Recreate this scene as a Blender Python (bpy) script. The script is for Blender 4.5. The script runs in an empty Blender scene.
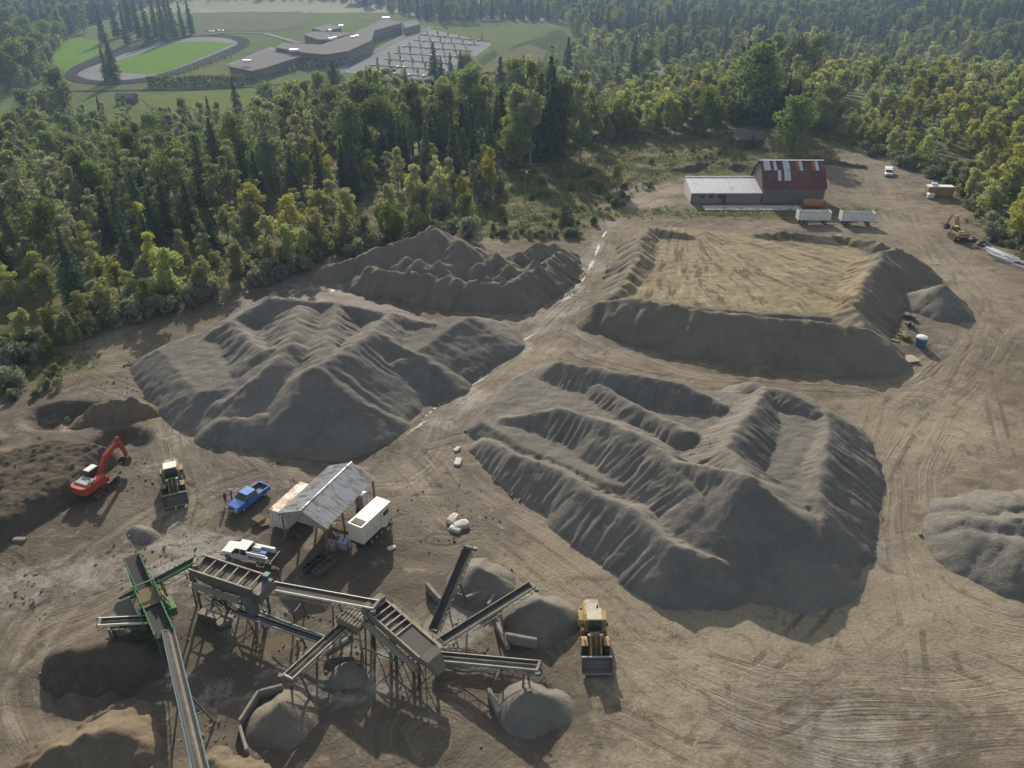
import bpy, bmesh, math, random
import numpy as np
from mathutils import Vector, Matrix
R = math.radians
random.seed(7); RNG = np.random.default_rng(11)
scn = bpy.context.scene; COL = scn.collection

# ------------------------------------------------------------------ camera, sky, sun, exposure
CAM_H, PITCH, FPX = 62.6, R(29.65), 780.0
cd = bpy.data.cameras.new('camera'); cam = bpy.data.objects.new('camera', cd); COL.objects.link(cam)
cam.location = (0, 0, CAM_H); cam.rotation_euler = (math.pi/2 - PITCH, 0, 0)
cd.sensor_width = 36; cd.lens = FPX/1024*36; cd.clip_start = .5; cd.clip_end = 9000
scn.camera = cam
SUN_EL, SUN_AZ = R(24), R(-8)           # azimuth measured from +Y towards +X
wd = bpy.data.worlds.new('World'); scn.world = wd; wd.use_nodes = True
nt = wd.node_tree; bg = nt.nodes['Background']
sky = nt.nodes.new('ShaderNodeTexSky'); sky.sky_type = 'NISHITA'; sky.sun_disc = False
sky.sun_elevation = SUN_EL; sky.sun_rotation = SUN_AZ; sky.dust_density = 2.0; sky.altitude = 100
hsv = nt.nodes.new('ShaderNodeHueSaturation'); hsv.inputs['Saturation'].default_value = .5    # sky desaturated so its fill light in the shade is less blue
nt.links.new(sky.outputs[0], hsv.inputs['Color']); nt.links.new(hsv.outputs[0], bg.inputs[0]); bg.inputs[1].default_value = .11
sl = bpy.data.lights.new('sun', 'SUN'); so = bpy.data.objects.new('sun', sl); COL.objects.link(so)
sl.energy = 4.4; sl.angle = R(.6); sl.color = (1, .9, .75)
sd = Vector((math.sin(SUN_AZ)*math.cos(SUN_EL), math.cos(SUN_AZ)*math.cos(SUN_EL), math.sin(SUN_EL)))
so.rotation_euler = sd.to_track_quat('Z', 'Y').to_euler(); so.location = (0, 200, 200)
scn.view_settings.view_transform = 'Standard'; scn.view_settings.look = 'None'
scn.view_settings.exposure = .8; scn.view_settings.gamma = 1
scn.cycles.use_denoising = True; scn.cycles.max_bounces = 6; scn.cycles.diffuse_bounces = 3
scn.cycles.volume_bounces = 0; scn.cycles.transparent_max_bounces = 4

# ------------------------------------------------------------------ maths helpers
def U(px, py, h=0.0):
    u = (px-512)/FPX; v = (384-py)/FPX
    d = np.array([u, math.cos(PITCH)+v*math.sin(PITCH), -math.sin(PITCH)+v*math.cos(PITCH)])
    t = (h-CAM_H)/d[2]
    return Vector((d[0]*t, d[1]*t, h))
def G(px, py, dz=0.0):                   # pixel -> point on the terrain
    z = 0.0
    for _ in range(14):
        p = U(px, py, z); z = .5*z+.5*float(terrain(np.array([p.x]), np.array([p.y]))[0])
    p = U(px, py, z); p.z = z+dz
    return p
def ss(x, a, b):
    t = np.clip((x-a)/(b-a), 0, 1); return t*t*(3-2*t)
_perm = np.random.default_rng(3).permutation(512); _perm = np.concatenate([_perm, _perm, _perm])
_ga = np.random.default_rng(4).uniform(0, 2*math.pi, 512); _gx, _gy = np.cos(_ga), np.sin(_ga)
def noise(x, y):
    xi = np.floor(x).astype(int); yi = np.floor(y).astype(int); xf = x-xi; yf = y-yi
    xi &= 511; yi &= 511
    u = xf*xf*xf*(xf*(xf*6-15)+10); v = yf*yf*yf*(yf*(yf*6-15)+10)
    def g(ix, iy, dx, dy):
        k = _perm[(_perm[ix & 511]+iy) & 511]; return _gx[k]*dx+_gy[k]*dy
    a = g(xi, yi, xf, yf); b = g(xi+1, yi, xf-1, yf); c = g(xi, yi+1, xf, yf-1); d = g(xi+1, yi+1, xf-1, yf-1)
    return 1.5*((a*(1-u)+b*u)*(1-v)+(c*(1-u)+d*u)*v)
def fbm(x, y, o=4, g=.5):
    s = 0; a = 1.0
    for i in range(o):
        s = s+a*noise(x*2**i+17.3*i, y*2**i+5.1*i); a *= g
    return s
def inside(x, y, poly):
    r = np.zeros(x.shape, bool); n = len(poly)
    for i in range(n):
        x1, y1 = poly[i][0], poly[i][1]; x2, y2 = poly[(i+1) % n][0], poly[(i+1) % n][1]
        if y1 == y2: continue
        c = ((y1 > y) != (y2 > y)) & (x < (x2-x1)*(y-y1)/(y2-y1)+x1); r ^= c
    return r
def segd(x, y, a, b):
    dx, dy = b[0]-a[0], b[1]-a[1]; L2 = dx*dx+dy*dy+1e-9
    t = np.clip(((x-a[0])*dx+(y-a[1])*dy)/L2, 0, 1)
    ex = x-a[0]-t*dx; ey = y-a[1]-t*dy
    return np.hypot(ex, ey), t, np.sign(dx*ey-dy*ex), math.sqrt(L2)
def polyd(x, y, poly):
    d = np.full(x.shape, 1e9)
    for i in range(len(poly)): d = np.minimum(d, segd(x, y, poly[i], poly[(i+1) % len(poly)])[0])
    return d
def terrain(x, y):
    y0 = 150+90*ss(x, -150, -10)+110*ss(x, 20, 120)
    z = -26*ss(y, y0, y0+270)
    z = z+95*ss(y, 1180, 2300)+55*ss(x, 330, 900)*ss(y, 200, 700)
    return z

# ------------------------------------------------------------------ object helpers
def tag(o, label=None, cat=None, group=None, kind=None):
    if label: o['label'] = label
    if cat: o['category'] = cat
    if group: o['group'] = group
    if kind: o['kind'] = kind
    return o
def link(name, me, mat=None, parent=None, smooth=False):
    o = bpy.data.objects.new(name, me); COL.objects.link(o)
    if mat: me.materials.append(mat)
    if parent: o.parent = parent
    if smooth: me.polygons.foreach_set('use_smooth', [True]*len(me.polygons))
    return o
def empty(name, loc, rz, label, cat, group=None):
    o = bpy.data.objects.new(name, None); COL.objects.link(o); o.location = loc; o.rotation_euler = (0, 0, rz)
    o.empty_display_size = .5
    return tag(o, label, cat, group)
def dup(root, loc, rz, label=None, sc=None):
    def cp(o, par):
        c = o.copy(); COL.objects.link(c); c.parent = par
        for ch in kids.get(o, ()): cp(ch, c)
        return c
    kids = {}
    def walk(o):
        kids[o] = list(o.children)
        for k in kids[o]: walk(k)
    walk(root)
    r = cp(root, None); r.location = loc; r.rotation_euler = (0, 0, rz)
    if label: r['label'] = label
    if sc: r.scale = sc
    return r
class MB:
    def __init__(s): s.v = []; s.f = []
    def add(s, vs, fs):
        k = len(s.v); s.v += [tuple(v) for v in vs]; s.f += [tuple(i+k for i in f) for f in fs]; return s
    def box(s, c, d, rot=None, tz=1.0, tx=1.0, ty=None):      # c centre, d full size, tx/ty taper of the top
        ty = tx if ty is None else ty
        a = [(-.5, -.5, -.5), (.5, -.5, -.5), (.5, .5, -.5), (-.5, .5, -.5)]
        vs = [Vector((p[0]*d[0], p[1]*d[1], -d[2]/2)) for p in a]+[Vector((p[0]*d[0]*tx, p[1]*d[1]*ty, d[2]/2)) for p in a]
        if rot is not None: vs = [rot @ v for v in vs]
        c = Vector(c)
        return s.add([v+c for v in vs], [(3, 2, 1, 0), (4, 5, 6, 7), (0, 1, 5, 4), (1, 2, 6, 5), (2, 3, 7, 6), (3, 0, 4, 7)])
    def cbox(s, c, d, b=.06, rot=None):                       # box with chamfered edges
        bm = bmesh.new(); bmesh.ops.create_cube(bm, size=1)
        for v in bm.verts: v.co = Vector((v.co.x*d[0], v.co.y*d[1], v.co.z*d[2]))
        bmesh.ops.bevel(bm, geom=bm.edges[:], offset=b, segments=1, affect='EDGES')
        bm.verts.index_update(); c = Vector(c)
        vs = [((rot @ v.co) if rot is not None else v.co.copy())+c for v in bm.verts]; fs = [[v.index for v in f.verts] for f in bm.faces]
        bm.free(); return s.add(vs, fs)
    def bar(s, p, q, w, h=None, up=(0, 0, 1)):                # beam between points
        p, q = Vector(p), Vector(q); h = h or w; d = (q-p)
        if d.length < 1e-6: return s
        d.normalize(); up = Vector(up)
        if abs(d.dot(up)) > .98: up = Vector((1, 0, 0))
        x = d.cross(up).normalized(); z = x.cross(d).normalized(); x *= w/2; z *= h/2
        vs = [p-x-z, p+x-z, p+x+z, p-x+z, q-x-z, q+x-z, q+x+z, q-x+z]
        return s.add(vs, [(0, 1, 2, 3), (7, 6, 5, 4), (0, 4, 5, 1), (1, 5, 6, 2), (2, 6, 7, 3), (3, 7, 4, 0)])
    def tube(s, p, q, r, r2=None, n=10, caps=True):
        p, q = Vector(p), Vector(q); r2 = r if r2 is None else r2; d = (q-p).normalized()
        up = Vector((0, 0, 1)) if abs(d.z) < .9 else Vector((1, 0, 0))
        x = d.cross(up).normalized(); y = d.cross(x)
        vs = [p+(x*math.cos(a)+y*math.sin(a))*r for a in [2*math.pi*i/n for i in range(n)]]
        vs += [q+(x*math.cos(a)+y*math.sin(a))*r2 for a in [2*math.pi*i/n for i in range(n)]]
        fs = [(i, (i+1) % n, n+(i+1) % n, n+i) for i in range(n)]
        if caps: fs += [tuple(range(n-1, -1, -1)), tuple(range(n, 2*n))]
        return s.add(vs, fs)
    def prism(s, prof, y0, y1, axis='y'):                     # extrude an (x,z) outline along y
        n = len(prof)
        if axis == 'y': vs = [(a, y0, b) for a, b in prof]+[(a, y1, b) for a, b in prof]
        elif axis == 'x': vs = [(y0, a, b) for a, b in prof]+[(y1, a, b) for a, b in prof]
        else: vs = [(a, b, y0) for a, b in prof]+[(a, b, y1) for a, b in prof]
        return s.add(vs, [tuple(range(n)), tuple(range(2*n-1, n-1, -1))]+[(i, n+i, n+(i+1) % n, (i+1) % n) for i in range(n)])
    def loft(s, rings, close=True):
        n = len(rings[0]); vs = [p for r in rings for p in r]; fs = []
        for k in range(len(rings)-1):
            for i in range(n): fs.append((k*n+i, k*n+(i+1) % n, (k+1)*n+(i+1) % n, (k+1)*n+i))
        if close: fs += [tuple(range(n-1, -1, -1)), tuple(range((len(rings)-1)*n, len(rings)*n))]
        return s.add(vs, fs)
    def mesh(s, name):
        me = bpy.data.meshes.new(name); me.from_pydata(s.v, [], s.f)
        bm = bmesh.new(); bm.from_mesh(me); bmesh.ops.recalc_face_normals(bm, faces=bm.faces); bm.to_mesh(me); bm.free()
        return me
    def build(s, name, mat, parent=None, smooth=False): return link(name, s.mesh(name), mat, parent, smooth)

# ------------------------------------------------------------------ material helpers
class NT:
    def __init__(s, name):
        s.m = bpy.data.materials.new(name); s.m.use_nodes = True; s.t = s.m.node_tree; s.n = s.t.nodes
        s.b = s.n['Principled BSDF']; s.out = s.n['Material Output']
    def node(s, ty, **k):
        n = s.n.new(ty)
        for a, b in k.items(): setattr(n, a, b)
        return n
    def L(s, a, b): s.t.links.new(a, b)
    def setin(s, sock, v):
        if hasattr(v, 'is_output') or isinstance(v, bpy.types.NodeSocket): s.L(v, sock)
        else: sock.default_value = (*v, 1) if isinstance(v, tuple) and len(v) == 3 and sock.type == 'RGBA' else v
    def coord(s, which='Object'): return s.node('ShaderNodeTexCoord').outputs[which]
    def noise(s, vec, scale, detail=4, rough=.55, dist=0):
        n = s.node('ShaderNodeTexNoise'); s.L(vec, n.inputs['Vector']); n.inputs['Scale'].default_value = scale
        n.inputs['Detail'].default_value = detail; n.inputs['Roughness'].default_value = rough; n.inputs['Distortion'].default_value = dist
        return n.outputs[0]
    def ramp(s, f, a, b, lo=0.0, hi=1.0):
        n = s.node('ShaderNodeMapRange'); n.interpolation_type = 'SMOOTHSTEP'; s.L(f, n.inputs[0])
        for i, v in enumerate((a, b, lo, hi)): n.inputs[i+1].default_value = v
        return n.outputs[0]
    def mix(s, f, a, b, ty='MIX'):
        n = s.node('ShaderNodeMix', data_type='RGBA', blend_type=ty)
        s.setin(n.inputs[0], f); s.setin(n.inputs[6], a); s.setin(n.inputs[7], b); return n.outputs[2]
    def math(s, op, a, b=0.0):
        n = s.node('ShaderNodeMath', operation=op); s.setin(n.inputs[0], a); s.setin(n.inputs[1], b); return n.outputs[0]
    def vmul(s, v, k):
        n = s.node('ShaderNodeVectorMath', operation='MULTIPLY'); s.L(v, n.inputs[0]); n.inputs[1].default_value = k; return n.outputs[0]
    def attr(s, name): return s.node('ShaderNodeAttribute', attribute_name=name)
    def bump(s, h, strength=.5, dist=.1):
        n = s.node('ShaderNodeBump'); n.inputs['Strength'].default_value = strength; n.inputs['Distance'].default_value = dist
        s.L(h, n.inputs['Height']); s.L(n.outputs[0], s.b.inputs['Normal']); return n
    def fin(s, col=None, rough=.9, metal=0, spec=.2):
        if col is not None: s.setin(s.b.inputs['Base Color'], col)
        s.setin(s.b.inputs['Roughness'], rough); s.setin(s.b.inputs['Metallic'], metal)
        s.b.inputs['Specular IOR Level'].default_value = spec
        return s.m
_pc = {}
def paint(c, rough=.5, metal=0., dirt=.45, dc=(.16, .13, .095), sc=1.2, spec=.35):    # painted / dusty surface
    k = (c, rough, metal, dirt, dc, sc)
    if k in _pc: return _pc[k]
    t = NT('paint'); v = t.coord(); n1 = t.noise(v, sc, 6, .65); n2 = t.noise(v, sc*7, 4)
    f = t.math('MULTIPLY', t.ramp(n1, .38, .72), dirt)
    f2 = t.math('ADD', f, t.math('MULTIPLY', t.ramp(n2, .5, .75), dirt*.5))
    col = t.mix(f2, c, dc); col = t.mix(t.ramp(n2, .3, .7, 0, .25), col, tuple(x*.6 for x in c))
    _pc[k] = t.fin(col, t.math('ADD', t.math('MULTIPLY', f2, .4), rough), metal, spec)
    return _pc[k]
# ------------------------------------------------------------------ ground
ROADS_A = [([(700, 172), (660, 190), (622, 214), (600, 245), (586, 285), (560, 312), (515, 352), (470, 392), (440, 430), (415, 470), (380, 478), (300, 470), (230, 455), (200, 420), (185, 395), (120, 372), (40, 388), (-60, 420)], 5.5),
           ([(860, 150), (872, 190), (915, 232), (965, 285), (985, 330), (950, 380), (905, 430), (890, 500), (895, 560), (930, 620), (1060, 660)], 8),
           ([(60, 768), (20, 690), (60, 610), (110, 550), (190, 500), (260, 470)], 6)]
ROADS_B = [([(940, 350), (885, 388), (800, 384), (700, 372), (610, 350), (560, 330), (520, 345), (450, 400), (425, 440)], 4.5),
           ([(430, 455), (462, 490), (520, 535), (590, 580), (640, 630), (720, 690), (840, 720), (1060, 700)], 7),
           ([(520, 310), (440, 302), (330, 292), (250, 290), (170, 310), (100, 345), (60, 370)], 5),
           ([(180, 420), (192, 470), (185, 540), (120, 600), (40, 640), (-40, 720)], 4.5),
           ([(395, 770), (372, 735), (400, 705), (450, 700), (480, 725), (460, 765), (410, 775)], 3.2),
           ([(660, 225), (720, 240), (760, 260), (800, 290)], 9)]
def axis(a, b, step, lo, hi, g=1.07):
    c = list(np.arange(a, b+step, step)); d = step; x = c[-1]
    while x < hi: d *= g; x += d; c.append(x)
    d = step; x = c[0]
    while x > lo: d *= g; x -= d; c.insert(0, x)
    return np.array(c)
gx = axis(-95, 140, .55, -2600, 2600); gy = axis(25, 255, .55, -500, 3300)
X, Y = np.meshgrid(gx, gy); nx, ny = len(gx), len(gy); X = X.ravel(); Y = Y.ravel()
def pxpoly(p, h=0): return [U(a, b, h).xy for a, b in p]
PIT = pxpoly([(-300, 345), (0, 380), (60, 356), (190, 306), (300, 272), (420, 243), (480, 246), (555, 244), (588, 228), (618, 206), (652, 186), (690, 178), (757, 178), (828, 168), (848, 156), (900, 158), (935, 190), (960, 225), (1000, 262), (1200, 330), (1500, 768), (1500, 1500), (-900, 1500), (-900, 768)])
pin = inside(X, Y, PIT); pd = polyd(X, Y, PIT); pitw = np.where(pin, 1, np.clip(1-pd/9, 0, 1)); pitw = np.clip(pitw+.5*fbm(X/14, Y/14)*(pd < 14), 0, 1)
near = ss(-np.hypot(X-20, Y-130), -420, -200)
def tracks(roads, seed):
    best = np.full(X.shape, 1e9); s = np.zeros(X.shape); d = np.zeros(X.shape); w = np.zeros(X.shape); off = 0
    wx = X+1.6*noise(X/13+seed, Y/13); wy = Y+1.6*noise(X/13, Y/13+9+seed)
    for pl, wid in roads:
        P = [U(a, b).xy for a, b in pl]; sub = []
        for i in range(len(P)-1):                                   # Catmull-Rom
            p0, p1, p2, p3 = P[max(i-1, 0)], P[i], P[i+1], P[min(i+2, len(P)-1)]
            for k in range(4):
                t = k/4; sub.append(.5*((2*p1)+(p2-p0)*t+(2*p0-5*p1+4*p2-p3)*t*t+(3*p1-p0-3*p2+p3)*t**3))
        sub.append(P[-1])
        for i in range(len(sub)-1):
            q, t, sg, L = segd(wx, wy, sub[i], sub[i+1]); m = q/wid < best
            best = np.where(m, q/wid, best); s = np.where(m, off+t*L, s); d = np.where(m, q*sg, d); off += L
    return s, d, 1-ss(best, .45, 1.25)
tA = tracks(ROADS_A, 0); tB = tracks(ROADS_B, 40)
NODE = dict(A=(430, 455), B=(300, 470), C=(190, 505), D=(100, 560), E=(30, 660), F=(520, 540), G=(640, 640), H=(760, 700), I=(900, 640), J=(890, 500), K=(935, 410), L=(985, 335), M=(960, 280), N=(890, 200), O=(600, 345), P=(700, 376), Q=(860, 388), R=(560, 322), S=(410, 510), T=(470, 515), V=(420, 740), W=(520, 735), X=(640, 745), Y=(190, 420), Z=(110, 380), a=(590, 270), b=(620, 212), c=(1010, 600), d=(1000, 420), e=(225, 540), f=(15, 560), g=(700, 200))
LINKS = 'RAB RAS ABC BCD CDE SFG AFG TFG FGH GHI HIJ IJK JKL KLM LMN QKJ QPO PORA abR gba YCD ZYB BYZ DEe fDC VWX SeC dKQ aRA RSB BeD NML bag dLM'.split()
rc = np.random.default_rng(77); sub_ = np.where((X > -85) & (X < 135) & (Y > 28) & (Y < 250))[0]; xs_, ys_ = X[sub_], Y[sub_]
bc = np.full(xs_.shape, 1e9); sc2 = np.zeros(xs_.shape); dc2 = np.zeros(xs_.shape); off = 0
for rep in range(1):
    for lk in LINKS:
        P = []
        for ch in lk:
            q = U(*NODE[ch]).xy; P.append(q+Vector(rc.normal(size=2)*(3.2, 3.2)))
        P = [P[0]+(P[0]-P[1])*.2]+P+[P[-1]+(P[-1]-P[-2])*.2]; fine_ = []
        for i in range(len(P)-1):
            p0, p1, p2, p3 = P[max(i-1, 0)], P[i], P[i+1], P[min(i+2, len(P)-1)]
            for k in range(7): t = k/7; fine_.append(.5*((2*p1)+(p2-p0)*t+(2*p0-5*p1+4*p2-p3)*t*t+(3*p1-p0-3*p2+p3)*t**3))
        for i in range(len(fine_)-1):
            a_, b_ = fine_[i], fine_[i+1]; lo_x, hi_x, lo_y, hi_y = min(a_.x, b_.x)-3, max(a_.x, b_.x)+3, min(a_.y, b_.y)-3, max(a_.y, b_.y)+3
            m = np.where((xs_ > lo_x) & (xs_ < hi_x) & (ys_ > lo_y) & (ys_ < hi_y))[0]
            if len(m):
                q, tt, sg, L = segd(xs_[m], ys_[m], a_, b_); ok = q < bc[m]; mm = m[ok]
                bc[mm] = q[ok]; sc2[mm] = off+tt[ok]*L; dc2[mm] = (q*sg)[ok]
            off += (b_-a_).length
        off += 50
tC = [np.zeros(X.shape) for _ in range(3)]; tC[0][sub_] = sc2; tC[1][sub_] = dc2; tC[2][sub_] = 1-ss(bc, 1.5, 2.1)
Z = terrain(X, Y)
Z += near*pitw*(.35*fbm(X/16, Y/16, 3)+.10*fbm(X/2.6, Y/2.6, 3)*(1-.6*np.maximum(tA[2], tB[2])))
Z += (1-pitw)*near*(.9*fbm(X/11, Y/11, 3))
for s, d, w in (tA, tB): Z += pitw*w*(-.10+.07*noise(d*1.1, s*.03)+.05*noise(d*2.6, s*.05+7))
def blob(px, py, r, a=1.0, ex=1.0):
    c = U(px, py); return a*np.exp(-(((X-c.x)/ex)**2+(Y-c.y)**2)/(r*r))
# borrow pits beside the excavator and the wet hollow at the lower right
pit = np.zeros(X.shape)
for px, py, r, a, ex in [(68, 416, 3.6, 1.7, 1.7), (140, 408, 3.0, 1.3, 1.4), (118, 442, 3.5, 1.2, 1.2), (95, 690, 5, 1.1, 1.4), (225, 690, 2.2, .35, 1)]:
    pit += a*ss(blob(px, py, r, 1.0, ex), .2, .62)
Z -= pit*(1+.45*fbm(X/3, Y/3, 3))
PUD = [(306, 288, 2.2, 1.3, 0, 'bright puddle, leftmost behind the broad sand pile'), (318, 283, 1.6, 2.6, .2, 'bright puddle nearest the trees behind the broad sand pile'), (328, 290, 1.8, 1.0, .3, 'smaller bright puddle behind the crest of the broad sand pile'), (420, 306, 2.6, 1.3, 0, 'bright puddle below the double peaked pile'), (604, 234, .38, 3.6, -.25, 'long puddle highest up the haul road'), (598, 248, .45, 4.2, -.22, 'long puddle along the upper haul road'), (591, 264, .5, 4.0, -.28, 'long puddle in the rut beside the pad'), (581, 281, .45, 3.6, -.42, 'short puddle halfway along the wet rut'), (568, 297, .4, 3.2, -.6, 'narrow puddle where the haul road meets the piles'), (455, 383, .35, 2.2, -.5, 'thin wet rut at the foot of the broad sand pile'),
       (140, 558, 2.6, 1.6, .3, 'muddy puddle behind the green screener'), (20, 593, 2.2, 1.6, .2, 'muddy tan puddle at the left edge'), (430, 412, .22, 3.0, -.45, 'wet rut between the two large sand piles'), (528, 336, .3, 3.2, -.75, 'thin wet streak just below the haul road fork'), (503, 360, .3, 3.4, -.72, 'thin wet streak beside the upper toe of the largest pile'), (478, 380, .28, 3.0, -.68, 'thin wet streak halfway between the two large piles'), (418, 426, .3, 3.0, -.6, 'thin wet streak nearest the shed between the two large piles'), (285, 642, 3.5, 1.2, .1, 'shallow wash water pool under the flume')]
PUDZ = []
for px, py, rx, ry, rot, l in PUD:
    c = U(px, py); dx, dy = X-c.x, Y-c.y; e = np.hypot((dx*math.cos(rot)+dy*math.sin(rot))/rx, (-dx*math.sin(rot)+dy*math.cos(rot))/ry); m_ = 1-ss(e, 1.3, 2.2)
    zc = float(Z[np.argmin(dx*dx+dy*dy)])-.05; PUDZ.append(zc); Z = Z*(1-m_)+zc*m_+m_*.04*ss(e, .75, 1.2)
mud = np.zeros(X.shape); tan = np.zeros(X.shape); green = np.zeros(X.shape); grey = np.zeros(X.shape)
for a in [(640, 205, 4, .6, 1.2), (615, 222, 4, .8, .9), (600, 245, 4, .9, .8), (590, 265, 4, .9, .8), (575, 288, 4, .8, .8), (555, 312, 4, .6, 1), (520, 345, 4, .6, 1), (470, 392, 4, .6, .9), (440, 425, 4, .5, .9), (900, 470, 8, .5, .9), (895, 545, 7, .5, 1), (960, 330, 9, .4, 1), (900, 235, 9, .4, 1), (800, 690, 8, .35, 2.4)]: grey += blob(*a)
for a in [(120, 600, 9, .45, 1.3), (40, 620, 8, .4, 1.3), (240, 460, 7, .5, 1.6), (80, 520, 9, .6, 1.5), (150, 540, 7, .4, 1.4), (400, 480, 6, .5, 1.5), (560, 302, 4, .7, .9), (540, 322, 3.5, .8, .9), (515, 345, 3.5, .8, .9), (490, 368, 3.5, .8, .9), (465, 390, 3.5, .8, .9), (445, 412, 3.5, .8, .9), (425, 436, 4, .8, .9), (600, 330, 4, .5, 2), (25, 400, 9, .4, 1.6)]: mud += blob(*a)
for a in [(450, 525, 6, .9, 1.5), (430, 500, 7, .55, 1.5), (250, 620, 9, .8, 1.6), (330, 640, 9, .8, 1.8), (390, 690, 9, .75, 1.8), (310, 690, 8, .6, 1.5), (150, 610, 7, .6, 1.5), (60, 560, 7, .7, 1.6), (30, 520, 8, .6, 1.5), (110, 445, 7, .8, 1.4), (70, 415, 7, .6, 1.6), (150, 400, 8, .45, 1.6), (330, 555, 8, .7, 1.5), (370, 560, 6, .6, 1.4), (560, 300, 8, .6, 1), (500, 340, 8, .4, 1.3), (440, 420, 7, .5, 1), (330, 300, 14, .7, 2), (90, 680, 8, .7, 1.4), (480, 640, 6, .5, 1.3), (880, 740, 7, .8, 1.8), (920, 345, 9, .6, 1.2), (500, 720, 7, .35, 2), (300, 470, 7, .45, 3), (175, 470, 8, .45, 1.3), (700, 210, 14, .2, 3)]: mud += blob(*a)
for a in [(620, 600, 12, .8, 1.5), (760, 690, 12, .8, 2.5), (960, 420, 14, .7, 1.3), (895, 560, 9, .7, 1), (460, 470, 9, .6, 1.2), (100, 590, 8, .8, 1.3), (640, 203, 5, .7, 1.6), (668, 190, 4, .7, 1.8), (612, 228, 4, .5, 1), (520, 350, 6, .6, 1.2), (500, 510, 7, .7, 1.2), (560, 560, 8, .7, 1.3), (680, 700, 10, .6, 2), (900, 420, 9, .7, 1), (980, 640, 9, .6, 1.5), (870, 640, 9, .6, 1.6), (30, 690, 7, .6, 1), (910, 225, 10, .6, 1.2), (760, 275, 22, .9, 1.6), (930, 270, 16, .5, 1.4), (640, 205, 8, .6, 1.6), (420, 745, 9, .4, 1.6), (215, 720, 6, .5, .8), (250, 480, 8, .5, 1.6), (50, 640, 8, .8, 1.2), (340, 655, 4, .5, 1.6)]: tan += blob(*a)
for a in [(20, 360, 9, .9, 1.6), (870, 738, 4, .3, 1.8), (995, 720, 3, .3, 1.2), (720, 214, 7, .8, 5), (690, 180, 7, .5, 2), (850, 210, 8, .4, 2), (905, 337, 3, .8, 1.2), (40, 430, 6, .35, 1.5)]: green += blob(*a)
for a in [(160, 560, 5, .75, 1.8), (200, 545, 4, .5, 1.6), (330, 690, 6, .5, 1.6), (430, 640, 5, .5, 1.3), (470, 610, 4, .5, 1.2), (20, 590, 5, .7, 1.4), (320, 285, 7, .6, 2), (590, 265, 8, .5, .8), (600, 350, 5, .6, 2.5), (470, 400, 6, .4, 1), (860, 760, 5, .5, 2), (250, 600, 6, .5, 1.5), (180, 700, 6, .4, 1)]: grey += blob(*a)
veg = np.clip((1-pitw)+green, 0, 1)*near+(1-near)*1.0
me = bpy.data.meshes.new('ground')
idx = np.arange(nx*ny).reshape(ny, nx); quads = np.stack([idx[:-1, :-1], idx[:-1, 1:], idx[1:, 1:], idx[1:, :-1]], -1).reshape(-1, 4)
def fill_mesh(me, co, quads, smooth=True):
    me.vertices.add(len(co)); me.vertices.foreach_set('co', np.ascontiguousarray(co, dtype=np.float32).ravel())
    k = quads.shape[1]
    me.loops.add(quads.size); me.loops.foreach_set('vertex_index', quads.astype(np.int32).ravel())
    me.polygons.add(len(quads)); me.polygons.foreach_set('loop_start', np.arange(0, quads.size, k, dtype=np.int32))
    me.polygons.foreach_set('use_smooth', np.full(len(quads), smooth)); me.update(calc_edges=True)
def put_attr(me, name, *c):
    a = me.attributes.new(name, 'FLOAT_VECTOR', 'POINT'); a.data.foreach_set('vector', np.stack(c, -1).astype(np.float32).ravel())
fill_mesh(me, np.stack([X, Y, Z], -1), quads)
put_attr(me, 'track_a', tA[0], tA[1], tA[2]*pitw); put_attr(me, 'track_b', tB[0], tB[1], tB[2]*pitw)
put_attr(me, 'track_c', tC[0], tC[1], tC[2]*pitw)
put_attr(me, 'mask', np.clip(mud, 0, 1), np.clip(tan, 0, 1), veg); put_attr(me, 'mask_b', np.clip(grey, 0, 1), pitw, near)
t = NT('ground'); v = t.coord()
def sep(a):
    n = t.node('ShaderNodeSeparateXYZ'); t.L(t.attr(a).outputs['Vector'], n.inputs[0]); return n.outputs
mk, mb = sep('mask'), sep('mask_b')
nl, nm, nf = t.noise(v, .045, 5, .6, .6), t.noise(v, .35, 5, .65, .4), t.noise(v, 2.6, 5, .7)
col = t.mix(t.ramp(nl, .38, .62), (.182, .152, .108), (.118, .098, .07))
col = t.mix(t.ramp(nm, .45, .7, 0, .7), col, (.082, .068, .048))
jit = t.math('MULTIPLY', t.math('SUBTRACT', nm, .5), 1.3)
mudf = t.ramp(t.math('ADD', mk[0], jit), .12, .6)
col = t.mix(t.ramp(t.math('ADD', mk[1], jit), .3, .8, 0, .85), col, (.232, .198, .142))
col = t.mix(t.math('MULTIPLY', mudf, .85), col, (.074, .06, .044))
col = t.mix(t.ramp(t.math('ADD', mb[0], t.math('MULTIPLY', jit, 1.4)), .35, .8, 0, .75), col, (.25, .235, .21))
hs = None
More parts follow.
